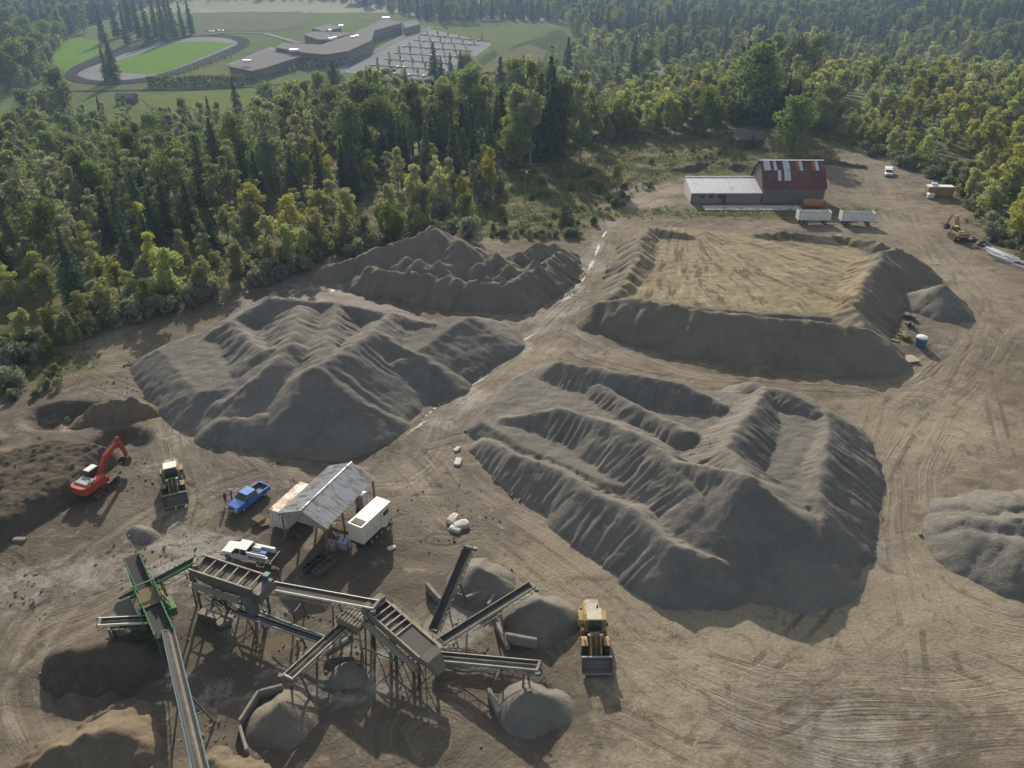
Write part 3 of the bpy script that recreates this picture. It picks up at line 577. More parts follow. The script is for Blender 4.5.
LAB = dict(fir='dark fir', dark='dark round tree', alder='light green tree', gold='yellowing tree', cotton='grey green tree', lime='lime green tree', bush='grey bush', shrub='dark shrub')
ORD = 'first second third fourth fifth sixth seventh eighth ninth tenth eleventh twelfth thirteenth fourteenth fifteenth sixteenth seventeenth eighteenth nineteenth twentieth'.split()
rows = {}
for p in single:
    e = float(front_y(p[5]))-p[6]; rows.setdefault((p[3], where(p[5]), 'front' if e < 22 else 'middle' if e < 70 else 'back'), []).append(p)
for (k, wh, rw), ps_ in rows.items():
    ps_.sort(key=lambda p: p[5])
    for i, (x, y, z, _, h, u, v) in enumerate(ps_):
        tn = ('twenty', 'thirty', 'forty', 'fifty', 'sixty', 'seventy', 'eighty', 'ninety'); o_ = ORD[i] if i < 20 else (tn[(i+1)//10-2]+'-'+ORD[(i+1) % 10-1] if (i+1) % 10 else tn[(i+1)//10-2][:-1]+'ieth')
        nm = f'{o_} {LAB[k]} from left, {rw} of the {wh}' if len(ps_) > 1 else f'only {LAB[k]} at the {rw} of the {wh}'
        plant(k, (x, y, z), h, nm, f'{LAB[k]}s of the {wh}', 'bush' if k == 'bush' else 'tree', random.uniform(.78, 1.15))
# the rest of the wood: one mass
pcol = bpy.data.collections.new('tree_kinds'); order = []
for k in ('fir', 'dark', 'alder', 'gold', 'cotton', 'lime', 'bush'):
    for i, (c, tk) in enumerate(PROTO[k]):
        bm = bmesh.new(); bm.from_mesh(c); nf = len(bm.faces); bm.from_mesh(tk); bm.faces.ensure_lookup_table()
        for f in bm.faces[nf:]: f.material_index = 1
        me = bpy.data.meshes.new('tree'); bm.to_mesh(me); bm.free(); me.materials.append(c.materials[0]); me.materials.append(tk.materials[0])
        o = bpy.data.objects.new('tree_%03d' % len(order), me); pcol.objects.link(o); order.append((k, i))
rest = [p for p in pts if id(p) not in sid]
me = bpy.data.meshes.new('forest'); me.from_pydata([p[:3] for p in rest], [], [])
pi = me.attributes.new('pidx', 'INT', 'POINT'); ps = me.attributes.new('scl', 'FLOAT_VECTOR', 'POINT'); pr = me.attributes.new('rot', 'FLOAT_VECTOR', 'POINT')
for i, p in enumerate(rest):
    pi.data[i].value = random.choice([j for j, o in enumerate(order) if o[0] == p[3]]); k = p[4]/HT[p[3]]; w = k*random.uniform(.8, 1.2)
    ps.data[i].vector = (w, w, k); pr.data[i].vector = (0, 0, random.uniform(0, 6.28))
fo = link('forest', me); tag(fo, 'dense mixed forest reaching to the far hillside', kind='stuff')
ng = bpy.data.node_groups.new('scatter', 'GeometryNodeTree'); ng.interface.new_socket('Geometry', in_out='INPUT', socket_type='NodeSocketGeometry'); ng.interface.new_socket('Geometry', in_out='OUTPUT', socket_type='NodeSocketGeometry')
gi, go, ip, ci = [ng.nodes.new(t) for t in ('NodeGroupInput', 'NodeGroupOutput', 'GeometryNodeInstanceOnPoints', 'GeometryNodeCollectionInfo')]
ci.inputs[0].default_value = pcol; ci.inputs[1].default_value = True; ci.inputs[2].default_value = True; ip.inputs['Pick Instance'].default_value = True
def na(nm, ty):
    n = ng.nodes.new('GeometryNodeInputNamedAttribute'); n.data_type = ty; n.inputs[0].default_value = nm; return n.outputs[0]
e2r = ng.nodes.new('FunctionNodeEulerToRotation'); ng.links.new(na('rot', 'FLOAT_VECTOR'), e2r.inputs[0])
for a, b in ((gi.outputs[0], ip.inputs['Points']), (ci.outputs[0], ip.inputs['Instance']), (na('pidx', 'INT'), ip.inputs['Instance Index']), (e2r.outputs[0], ip.inputs['Rotation']), (na('scl', 'FLOAT_VECTOR'), ip.inputs['Scale']), (ip.outputs[0], go.inputs[0])): ng.links.new(a, b)
md = fo.modifiers.new('scatter', 'NODES'); md.node_group = ng
print('trees', len(pts), len(single), len(rest))
# trees that stand apart
for k, px, py, h, lab, w in [
    ('lime', 392, 240, 9.5, 'bright lime green tree at the wood edge above the double peaked pile', 1.0), ('alder', 617, 192, 10, 'lone small tree standing on the scrubby slope', .9),
    ('dark', 791, 154, 19, 'large dark spreading tree behind the red barn roof', 1.35), ('dark', 822, 128, 17, 'dark leafy tree just right of the barn tree', 1.2), ('cotton', 530, 166, 33, 'very tall dense columnar tree behind the utility pole', .8),
    ('cotton', 580, 160, 30, 'tall sparse tree between the columnar tree and the bright wood', .8), ('alder', 176, 300, 13, 'pale slender tree standing proud at the front edge of the wood', 1.0), ('alder', 240, 280, 10, 'slim tree at the wood edge right of the pale slender tree', .8),
    ('bush', 470, 243, 6, 'tall grey willow bush right beside the double peaked pile', .8), ('bush', 565, 225, 5, 'silvery bush on the slope beside the upper haul road', .8), ('fir', 752, 148, 5, 'small dark conifer beside the ruined shed', 1.0),
    ('bush', 12, 385, 3.4, 'grey leafless bush at the left edge above the dug pits', 1.2), ('gold', 1016, 250, 13, 'orange yellow tree at the right picture edge by the pipes', 1.2), ('bush', 990, 238, 3.6, 'silvery grass like bush behind the yellow excavator', 1.1),
    ('fir', 116, 84, 32, 'tall dark conifer standing in front of the running track', .8), ('fir', 108, 82, 24, 'shorter conifer leaning beside the tall one at the track', .9)]:
    plant(k, G(px, py), h, lab, None, 'bush' if k == 'bush' else 'tree', w)
far = [(u, v) for u, v in [(105, 45), (118, 38), (128, 46), (140, 40), (150, 46), (158, 40), (166, 44), (175, 40), (184, 38), (192, 35), (132, 34), (170, 36)]]
for u, v in far: plant('fir', G(u, v), random.uniform(34, 44), 'tall dark conifer in the row behind the running track', 'conifers behind the running track', 'tree', .75)
for u, v, h in [(8, 92, 30), (22, 88, 32), (38, 80, 30), (20, 70, 34), (44, 66, 26), (4, 72, 34), (30, 50, 30), (48, 50, 26), (12, 45, 34), (60, 45, 22), (40, 30, 24), (70, 32, 20), (85, 34, 20)]:
    plant('dark', G(u, v), h, 'big dark round tree in the clump left of the running track', 'trees left of the running track', 'tree', 1.3)
for i in range(105):
    u = random.uniform(490, 655); v = random.uniform(155, 240) if i % 3 else min(236, 228-(u-588)*.66-random.uniform(1, 8) if u > 588 else 238); 
    if v < 165+(610-u)*.05 or v > 240-max(0, u-575)*.66 or (u < 515 and v < 185): continue
    plant('shrub' if i % 3 else 'bush', G(u, v), random.uniform(.7, 2.2), 'low bramble clump on the scrubby slope', 'brambles on the scrubby slope', 'bush')
for i in range(26):
    u = random.uniform(-10, 60); v = random.uniform(345, 400)
    if v < 352: continue
    plant('bush' if i % 2 else 'shrub', G(u, v), random.uniform(.7, 1.8), 'low grey bush on the weedy ground at the left edge', 'bushes at the left edge', 'bush')
for i in range(22):
    u, v = random.uniform(640, 735), 0; v = random.uniform(145, 165) if u > 690 else random.uniform(150, 178)
    plant('shrub', G(u, v), random.uniform(.6, 1.6), 'low shrub on the grassy bank above the white roofed wing', 'shrubs above the barn', 'bush')
for i in range(7):
    u = random.uniform(0, 80); v = 440+random.uniform(0, 60)-.3*u
    p = U(u, v, 2.2); plant('bush', p, random.uniform(.3, .8), 'small weed clump on top of the dark cut bank', 'weeds on the cut bank', 'bush')
for i in range(26):
    u = random.uniform(850, 1010); v = float(front_y(u))+random.uniform(-2, 5)
    plant('shrub' if i % 3 else 'bush', G(u, v), random.uniform(1, 3), 'low shrub along the edge of the young wood at the right', 'shrubs along the right wood', 'bush')

# weeds on the slopes and loose stones on the pit floor: uncountable
def gh(x, y): return Z.reshape(ny, nx)[np.clip(np.searchsorted(gy, y), 0, ny-1), np.clip(np.searchsorted(gx, x), 0, nx-1)]
wx = rs.uniform(-150, 190, 90000); wy = rs.uniform(45, 300, 90000); wu, wvv = proj(wx, wy, 0*wx)
dens = np.where(wvv < 420, veg.reshape(ny, nx)[np.clip(np.searchsorted(gy, wy), 0, ny-1), np.clip(np.searchsorted(gx, wx), 0, nx-1)], 0)
dens = np.where(dens > .4, dens, 0)*(wvv > front_y(wu)-12)*(.25+.9*(fbm(wx/9, wy/9, 3) > -.05)); kp = (rs.uniform(0, 1, len(wx)) < dens) & (wu > -60) & (wu < 1090)
wx, wy = wx[kp], wy[kp]; n = len(wx); hgt = rs.uniform(.15, .75, n)*(1+.6*noise(wx/12, wy/12))
P = np.stack([wx, wy, gh(wx, wy)+hgt*.5], -1); P = np.repeat(P, 3, 0)+rs.normal(size=(3*n, 3))*np.array([.4, .4, .12])
v, f = cards(P, np.tile([0, -.5, .7], (len(P), 1)), .38, rs, .9); me = bpy.data.meshes.new('weeds'); fill_mesh(me, v, f, False)
tag(link('weeds', me, leafmat('weed_leaves', (.1, .11, .035), (.15, .14, .05), (.22, .18, .08), .3)), 'rough weeds and brambles on the slopes round the pit', kind='stuff')
rk = MB(); nr = 0
while nr < 1300:
    c_ = random.choice(((450, 520, 50, 35), (160, 560, 50, 22), (20, 590, 35, 26), (480, 630, 40, 45), (260, 610, 70, 28), (130, 470, 35, 30), (215, 700, 26, 50), (320, 650, 70, 40), (580, 275, 14, 34), (120, 385, 55, 18), (410, 700, 70, 45)))
    p = U(random.gauss(c_[0], c_[2]*.6), random.gauss(c_[1], c_[3]*.6)); r = .05+.13*random.random()**4; z = float(gh(np.array([p.x]), np.array([p.y]))[0]); a = random.random()*3
    q = Matrix.Rotation(a, 3, 'Z') @ Matrix.Rotation(a*1.7, 3, 'X'); rk.box((p.x, p.y, z+r*.3), (r*2, r*random.uniform(1.1, 2), r*1.3), q, tx=random.uniform(.5, .9)); nr += 1
for ar in TOE:
    for x_, y_ in ar[:220]:
        r = .07+.2*random.random()**3; z = float(gh(np.array([x_]), np.array([y_]))[0]); a = random.random()*3
        rk.box((x_+random.gauss(0, .3), y_+random.gauss(0, .3), z+r*.4), (r*2, r*random.uniform(1.1, 2), r*1.4), Matrix.Rotation(a, 3, 'Z') @ Matrix.Rotation(a*1.7, 3, 'X'), tx=random.uniform(.5, .9))
tag(rk.build('rubble', paint((.2, .18, .15), .95, 0, .8, (.1, .085, .065), spec=.1)), 'loose pale stones scattered over the pit floor', kind='stuff')
# ------------------------------------------------------------------ shared materials for machines and buildings
RUBBER = paint((.022, .021, .02), .9, dirt=.75, dc=(.12, .098, .07), sc=2, spec=.1)
STEEL = paint((.13, .125, .115), .6, .5, .5)
DARK = paint((.03, .03, .03), .6, 0, .5)
GLASS = paint((.02, .026, .032), .12, 0, .12, spec=.6)
GALV = paint((.27, .265, .25), .6, .15, .5, (.16, .135, .1))
BELT = paint((.028, .027, .027), .8, 0, .45, (.1, .09, .075), 1.5)
GREEN = paint((.02, .15, .05), .45, 0, .35)
TEAL = paint((.02, .14, .13), .45, 0, .4)
BLUE = paint((.015, .12, .42), .25, 0, .1, spec=.6)
WHITE = paint((.62, .62, .6), .4, 0, .2)
CREAM = paint((.62, .58, .47), .45, 0, .25)
YELLOW = paint((.3, .195, .06), .65, 0, .6)
YEL2 = paint((.3, .21, .085), .6, 0, .7)
RED = paint((.37, .046, .02), .45, 0, .3)
ORANGE = paint((.33, .115, .04), .7, 0, .55)
CONC = paint((.23, .215, .19), .9, 0, .6, (.12, .105, .085), spec=.1)
WOOD = paint((.2, .15, .095), .9, 0, .5, spec=.1)
TRUSS = paint((.3, .27, .2), .7, .2, .55)
BGREY = paint((.1, .115, .13), .6, .1, .5)
LAMP = paint((.7, .7, .66), .15, 0, .05)
def rad(deg): return R(deg)
def heading(a, b): return math.atan2(b.y-a.y, b.x-a.x)
def wheel(parent, c, r, w, rim=YELLOW, n=16, name='wheel'):
    x, y, z = c; s = 1 if y > 0 else -1
    o = MB().loft([[(x+rr*math.cos(2*math.pi*i/n), y+dy, z+rr*math.sin(2*math.pi*i/n)) for i in range(n)] for rr, dy in ((r*.62, -w/2), (r*.9, -w/2), (r, -w*.3), (r, w*.3), (r*.9, w/2), (r*.62, w/2))]).build(name, RUBBER, parent, True)
    MB().tube((x, y+s*w*.28, z), (x, y+s*w*.53, z), r*.56, r*.5, n).build('rim', rim, o)
    m = MB()
    for i in range(n):
        a = 2*math.pi*i/n; m.box((x+r*math.cos(a), y, z+r*math.sin(a)), (r*.1, w*.8, r*.14), Matrix.Rotation(-a, 3, 'Y'))
    m.build('tread', RUBBER, o)
    return o
# ------------------------------------------------------------------ excavators
def excavator(loc, rz, swing, body, label, pose, hood=GALV, cabroof=WHITE):
    t = empty('excavator', loc, rz, label, 'excavator'); Rz = Matrix.Rotation(swing, 4, 'Z')
    for s in (-1, 1):
        y = s*1.25; prof = [(-2.35, .45), (-2.05, .1), (2.05, .1), (2.35, .45), (2.3, .8), (2.0, 1.0), (-2.0, 1.0), (-2.3, .8)]
        tr = MB().prism(prof, y-.3, y+.3).build('track', RUBBER, t)
        m = MB()
        for k in range(16): x = -2.1+k*.28; m.box((x, y, 1.03), (.12, .64, .07)); m.box((x, y, .06), (.12, .64, .08))
        m.build('track_shoes', STEEL, tr)
        m = MB()
        for k in range(5): m.tube((-1.7+k*.85, y+s*.28, .35), (-1.7+k*.85, y+s*.36, .35), .2, n=10)
        m.tube((2.0, y+s*.28, .55), (2.0, y+s*.36, .55), .38, n=12); m.tube((-2.0, y+s*.28, .55), (-2.0, y+s*.36, .55), .38, n=12); m.build('rollers', STEEL, tr)
    MB().box((0, 0, .75), (2.4, 2.0, .5)).tube((0, 0, .9), (0, 0, 1.25), .75, n=14).build('undercarriage', DARK, t)
    def up(m, nm, mat, par=t, sm=False):
        m.v = [tuple(Rz @ Vector(v)) for v in m.v]; return m.build(nm, mat, par, sm)
    up(MB().cbox((-.75, 0, 1.65), (3.5, 2.7, .75), .08).cbox((-.4, -.78, 2.15), (2.2, 1.1, .5), .08), 'upper_body', body)
    up(MB().loft([[(x, y, z) for x, y in ((-1.7, -1.35), (-1.7, 1.35), (-2.6, 1.3), (-2.95, .8), (-2.95, -.8), (-2.6, -1.3))] for z in (1.3, 2.35)]), 'counterweight', body)
    hd = up(MB().cbox((-1.45, 0, 2.4), (1.5, 2.2, .28), .07), 'engine_hood', hood)
    up(MB().tube((-1.2, -.6, 2.4), (-1.2, -.6, 3.0), .08), 'exhaust', DARK)
    cb = up(MB().prism([(-.35, 1.3), (1.35, 1.3), (1.45, 2.2), (1.1, 3.0), (-.35, 3.0)], .35, 1.3), 'cab', DARK)
    up(MB().cbox((.35, .82, 3.06), (1.5, 1.0, .14), .05), 'cab_roof', cabroof, cb)
    up(MB().box((.45, 1.31, 2.45), (1.1, .03, .8)), 'side_window', GLASS, cb); up(MB().box((1.33, .82, 2.4), (.04, .75, .8), Matrix.Rotation(rad(-24), 3, 'Y')), 'windscreen', GLASS, cb)
    (bx0, bz0), (bx1, bz1), (bx2, bz2), (ax, az), (kx, kz) = pose
    def limb(pts, w0, nm, mat):           # pts (x,z,thickness) boxed along
        rings = []
        for i, (x, z, th) in enumerate(pts):
            a, b = pts[max(i-1, 0)], pts[min(i+1, len(pts)-1)]; d = Vector((b[0]-a[0], 0, b[1]-a[1])).normalized(); n = Vector((-d.z, 0, d.x))
            c = Vector((x, -.1, z)); rings.append([c+n*th/2+Vector((0, w0/2, 0)), c+n*th/2-Vector((0, w0/2, 0)), c-n*th/2-Vector((0, w0/2, 0)), c-n*th/2+Vector((0, w0/2, 0))])
        return up(MB().loft(rings), nm, mat)
    bm_ = limb([(bx0, bz0, .5), ((bx0+bx1)/2, (bz0+bz1)/2, .62), (bx1, bz1, .8), ((bx1+bx2)/2, (bz1+bz2)/2, .6), (bx2, bz2, .35)], .5, 'boom', body)
    for s in (-.42, .28): up(MB().tube((bx0+.7, s, bz0-.5), (bx1*.9, s, bz1*.93), .1, n=8), 'boom_cylinder', STEEL, bm_)
    ar = limb([(bx2-(ax-bx2)*.22+.0, bz2-(az-bz2)*.18, .35), (bx2, bz2, .62), ((bx2+ax)/2, (bz2+az)/2, .48), (ax, az, .3)], .4, 'arm', body)
    up(MB().tube(((bx1+bx2)/2, -.1, (bz1+bz2)/2+.55), (bx2-(ax-bx2)*.2, -.1, bz2-(az-bz2)*.16), .1, n=8), 'arm_cylinder', STEEL, ar)
    prof = [(0, 0), (.15, -.6), (-.1, -1.15), (-.6, -1.35), (-1.05, -1.1), (-.95, -1.0), (-.55, -1.15), (-.2, -1.0), (-.02, -.55), (-.45, -.1)]
    bk = up(MB().prism([(ax+x, az+z) for x, z in prof], -.75, .55).box((ax-.5, -.74, az-.7), (.8, .04, .75)).box((ax-.5, .54, az-.7), (.8, .04, .75)), 'bucket', STEEL)
    m = MB()
    for k in range(5): m.bar((ax-1.0, -.65+k*.27, az-1.08), (ax-1.25, -.65+k*.27, az-.9), .1, .08)
    up(m, 'teeth', STEEL, bk)
    m = MB()
    for s in (-1.28, 1.28): m.bar((-2.6, s, 2.3), (-2.6, s, 2.75), .05).bar((-1.0, s, 2.2), (-1.0, s, 2.75), .05).bar((-2.6, s, 2.75), (-1.0, s, 2.75), .05)
    up(m, 'handrail', STEEL, t)
    return t
eh = heading(U(88, 497), U(113, 473))
excavator(U(99, 490), eh, R(-12), RED, 'red tracked excavator digging beside the dark cut bank', [(.5, 1.9), (2.2, 3.9), (4.7, 5.0), (5.2, 2.3), (0, 0)])
excavator(U(957, 239), heading(U(966, 244), U(948, 228)), R(8), YELLOW, 'yellow tracked excavator parked by the pipes at the right', [(.5, 1.9), (2.6, 4.6), (5.0, 4.4), (6.2, 1.9), (0, 0)], YELLOW, YELLOW)
# ------------------------------------------------------------------ wheel loaders
def loader(loc, rz, label, col, cabroof, hood):
    t = empty('wheel_loader', loc, rz, label, 'wheel loader')
    for x in (-1.75, 1.65):
        for s in (-1, 1): wheel(t, (x, s*1.08, .82), .82, .66, col)
    MB().loft([[(x, -w, z0), (x, w, z0), (x, w, z1), (x, w*.8, z2), (x, -w*.8, z2), (x, -w, z1)] for x, w, z0, z1, z2 in ((-3.5, .75, 1.0, 2.0, 2.15), (-3.3, .95, .8, 2.15, 2.35), (-1.2, .95, .8, 2.4, 2.6), (-.4, .9, .8, 2.4, 2.6))]).build('engine_body', col, t)
    MB().cbox((-2.35, 0, 2.5), (1.9, 1.3, .12), .04).build('engine_hood', hood, t)
    gm = MB()
    for k in range(5): gm.box((-3.47, -.5+k*.25, 1.6), (.06, .1, .7))
    gm.build('radiator_grille', DARK, t)
    MB().tube((-1.7, .45, 2.5), (-1.7, .45, 3.3), .09).build('exhaust', DARK, t)
    MB().cbox((-3.55, 0, .95), (.45, 2.2, .6), .08).build('counterweight', col, t)
    for s in (-1, 1):
        fd = MB().prism([(-2.9, 1.35), (-2.5, 1.85), (-1.1, 1.85), (-.7, 1.4), (-.8, 1.35), (-1.2, 1.75), (-2.4, 1.75), (-2.8, 1.3)], s*1.42, s*.85).build('rear_fender', col, t)
        MB().prism([(.75, 1.5), (1.2, 1.8), (2.2, 1.78), (2.2, 1.7), (1.2, 1.7), (.85, 1.42)], s*1.4, s*.8).build('front_fender', col, t)
        m = MB()
        for k in range(3): m.box((-.35, s*1.15, .65+k*.4), (.5, .35, .06))
        m.bar((-.6, s*1.3, .6), (-.6, s*1.3, 1.9), .05).bar((-.1, s*1.3, .6), (-.1, s*1.3, 1.9), .05).build('steps', col, t)
        MB().box((.2, s*1.25, 2.6), (.06, .25, .4)).build('mirror', DARK, t)
    cb = MB().loft([[(-1.05, -.78, 1.9), (.35, -.78, 1.9), (.35, .78, 1.9), (-1.05, .78, 1.9)], [(-1.05, -.76, 2.6), (.5, -.76, 2.6), (.5, .76, 2.6), (-1.05, .76, 2.6)], [(-.95, -.68, 3.35), (.3, -.68, 3.35), (.3, .68, 3.35), (-.95, .68, 3.35)]]).build('cab', GLASS, t)
    MB().cbox((-.35, 0, 3.42), (1.6, 1.65, .16), .07).build('cab_roof', cabroof, cb)
    m = MB()
    for x0, x1 in ((-1.07, -.97), (.42, .32)):
        for s in (-1, 1): m.bar((x0, s*.79, 1.9), (x1, s*.7, 3.38), .1)
    m.build('cab_pillars', col, cb)
    MB().box((.9, 0, 1.1), (1.7, .9, .7)).prism([(.7, 1.2), (1.5, 1.2), (1.35, 2.3), (1.0, 2.4)], -.45, .45).build('front_frame', col, t)
    for s in (-1, 1):
        a = MB().bar((1.1, s*.5, 2.2), (2.2, s*.5, 1.75), .16, .42).bar((2.2, s*.5, 1.75), (3.05, s*.5, .75), .16, .36).build('lift_arm', col, t)
        MB().tube((.8, s*.5, 1.2), (2.1, s*.5, 1.5), .09, n=8).build('lift_cylinder', STEEL, a)
    MB().bar((1.3, 0, 2.3), (2.4, 0, 2.15), .16, .2).bar((2.4, 0, 2.3), (2.5, 0, 1.1), .18, .22).bar((2.5, 0, 1.2), (3.0, 0, 1.0), .16, .2).build('tilt_linkage', STEEL, t)
    prof = [(3.15, 1.25), (3.0, .7), (3.15, .28), (3.6, .12), (4.25, .1), (4.25, .17), (3.65, .22), (3.28, .42), (3.15, .75), (3.28, 1.28)]
    bk = MB().prism(prof, -1.5, 1.5)
    for s in (-1.5, 1.47): bk.prism([(3.1, 1.2), (3.1, .3), (3.6, .12), (4.2, .12), (3.5, 1.25)], s, s+.03)
    b = bk.build('bucket', STEEL, t)
    MB().bar((3.2, -1.5, 1.3), (3.2, 1.5, 1.3), .14, .16).build('spill_guard', hood, b); MB().box((4.27, 0, .13), (.12, 3.0, .07)).build('cutting_edge', GALV, b)
    for s in (-1, 1): MB().box((1.35, s*.6, 2.35), (.15, .3, .2)).build('headlight', LAMP, t)
    return t
loader(U(593, 641), heading(U(590, 620), U(596, 668)), 'yellow wheel loader with tan cab roof, alone beside the largest sand pile', YELLOW, paint((.42, .36, .26), .6, 0, .4), paint((.36, .34, .3), .6, 0, .5))
loader(U(175, 488), heading(U(174, 470), U(177, 503)), 'muddy yellow wheel loader facing forward between red excavator and blue pickup', paint((.22, .16, .07), .7, 0, .8, (.1, .085, .06)), CREAM, paint((.3, .27, .21), .7, 0, .7))
# ------------------------------------------------------------------ pickups
def truck_base(t, paintm, L=5.6, W=1.95, wheelr=.4):
    h = W/2; x = L/2
    def ring(xx, zb, zt, w): return [(xx, -w, zb), (xx, w, zb), (xx, w, zt-.1), (xx, w-.12, zt), (xx, -w+.12, zt), (xx, -w, zt-.1)]
    bd = MB().loft([ring(x-.0, .5, .92, h-.14), ring(x-.12, .42, 1.08, h-.03), ring(x-.9, .42, 1.16, h), ring(x-1.65, .42, 1.2, h), ring(x-3.55, .42, 1.16, h)]).build('body', paintm, t)
    cb = MB().loft([[(x-1.45, -h+.06, 1.18), (x-1.45, h-.06, 1.18), (x-3.55, h-.06, 1.15), (x-3.55, -h+.06, 1.15)], [(x-2.05, -h+.22, 1.8), (x-2.05, h-.22, 1.8), (x-3.4, h-.22, 1.8), (x-3.4, -h+.22, 1.8)]]).build('cab', GLASS, t)
    MB().cbox((x-2.73, 0, 1.83), (1.5, W-.4, .09), .03).build('roof', paintm, cb)
    m = MB()
    for s in (-1, 1):
        m.bar((x-1.45, s*(h-.07), 1.18), (x-2.05, s*(h-.23), 1.8), .08).bar((x-3.55, s*(h-.07), 1.15), (x-3.4, s*(h-.23), 1.8), .14, .1).bar((x-2.6, s*(h-.05), 1.18), (x-2.65, s*(h-.2), 1.8), .1, .06)
    m.build('pillars', paintm, cb)
    MB().box((x+.04, 0, .55), (.16, W-.1, .24)).build('bumper', GALV, t); MB().box((x+.01, 0, .82), (.06, .9, .26)).build('grille', DARK, t)
    for s in (-1, 1): MB().box((x-.01, s*.72, .84), (.08, .32, .2)).build('headlight', LAMP, t); MB().box((x-1.75, s*(h+.12), 1.25), (.12, .22, .2)).build('mirror', DARK, t)
    for xx in (x-.95, -x+1.1):
        for s in (-1, 1): wheel(t, (xx, s*(h-.13), wheelr), wheelr, .28, GALV, 14)
    return x, h
def pickup(loc, rz, label, pm):
    t = empty('pickup_truck', loc, rz, label, 'pickup'); x, h = truck_base(t, pm)
    bm_ = MB().box((-x+.98, 0, .66), (1.98, h*2-.1, .12))
    for s in (-1, 1): bm_.box((-x+.98, s*(h-.05), .82), (1.98, .1, .66))
    bm_.box((-x+.05, 0, .82), (.08, h*2-.1, .64)).build('bed', pm, t); MB().box((-x+1.0, 0, .735), (1.8, h*2-.24, .02)).build('bed_liner', DARK, t)
    MB().box((-x-.06, 0, .52), (.14, h*2-.1, .2)).build('bumper', GALV, t)
    for s in (-1, 1): MB().box((-x+.0, s*(h-.12), .95), (.06, .14, .3)).build('tail_lamp', RED, t)
    return t
p0, p1 = U(237, 511), U(262, 493); pc = (p0+p1)/2
pickup(pc, heading(p1, p0), 'bright blue crew cab pickup beside two standing people', BLUE)
p0, p1 = U(229, 553), U(271, 562); pc = (p0+p1)/2; t = empty('service_truck', pc, heading(p1, p0), 'white service truck with tool boxes and fuel tank on its bed', 'truck')
x, h = truck_base(t, WHITE, 6.2, 2.05, .44)
MB().box((-x+1.3, 0, .72), (2.7, 1.9, .14)).build('bed', DARK, t)
for s in (-1, 1):
    b = MB().cbox((-x+1.35, s*.86, 1.05), (2.6, .36, .72), .03).build('tool_box', WHITE, t)
    for k in range(3): MB().box((-x+.55+k*.8, s*1.045, 1.1), (.66, .02, .48)).build('locker_door', GALV, b)
MB().tube((-x+1.6, -.3, 1.25), (-x+2.6, -.3, 1.25), .33, n=14).build('white_tank', WHITE, t); MB().cbox((-x+1.05, .15, 1.1), (.9, .7, .55), .05).build('blue_tank', BLUE, t)
MB().bar((-x+.2, .95, 1.7), (-x+2.7, .95, 1.7), .14, .12).bar((-x+.3, .95, 1.4), (-x+.3, .95, 1.7), .07).bar((-x+2.6, .95, 1.4), (-x+2.6, .95, 1.7), .07).build('ladder_rack', WHITE, t)
MB().tube((-x+.5, .5, 1.45), (-x+2.4, .62, 1.5), .16, n=10).build('hose_reel', DARK, t); MB().box((-x-.15, 0, .66), (.7, 2.0, .12)).box((-x-.45, 0, .9), (.1, 2.0, .4)).build('rear_deck', STEEL, t)
# far vehicles
t = empty('white_truck', G(888, 175), heading(G(887, 160), G(889, 180)), 'white flatbed truck parked on the upper right road', 'truck'); x, h = truck_base(t, WHITE, 6.0, 2.1, .45)
MB().cbox((-x+1.2, 0, 1.3), (2.6, 2.1, 1.3), .05).build('box_body', WHITE, t)
def trailer(loc, rz, label):
    t = empty('dump_trailer', loc, rz, label, 'dump trailer'); L, W = 7.9, 2.4
    tub = MB()
    for s in (-1, 1): tub.box((0, s*W/2, 2.05), (L, .07, 1.9))
    tub.box((0, 0, 1.12), (L, W, .1)); tub.build('tub', WHITE, t)
    MB().box((-L/2-.04, 0, 2.15), (.08, W+.16, 2.3)).build('tailgate', WHITE, t); MB().box((L/2+.04, 0, 2.15), (.08, W+.16, 2.3)).build('front_wall', WHITE, t)
    m = MB()
    for k in range(7):
        for s in (-1, 1): m.box((-L/2+.6+k*1.1, s*(W/2+.06), 2.0), (.08, .06, 1.8))
    m.build('stakes', WHITE, t)
    m = MB()
    for s in (-1, 1): m.bar((-L/2, s*W/2, 3.05), (L/2, s*W/2, 3.05), .14, .1)
    m.build('top_rail', GALV, t)
    MB().box((0, 0, 2.45), (L-.3, W-.3, .1)).build('rolled_tarp', DARK, t)
    MB().box((0, -.45, .9), (L-.4, .18, .3)).box((0, .45, .9), (L-.4, .18, .3)).bar((L/2-.3, 0, .8), (L/2+1.6, 0, .6), .16).build('chassis', DARK, t)
    for xx in (-L/2+.9, -L/2+2.0, L/2-1.2):
        for s in (-1, 1): wheel(t, (xx, s*.95, .5), .5, .4, GALV, 12)
    return t
trailer(U(812, 223), R(-2), 'white dump trailer nearest the barn, beside the orange tank')
trailer(U(855, 224), R(-4), 'white dump trailer right of the other trailer, next to the road')
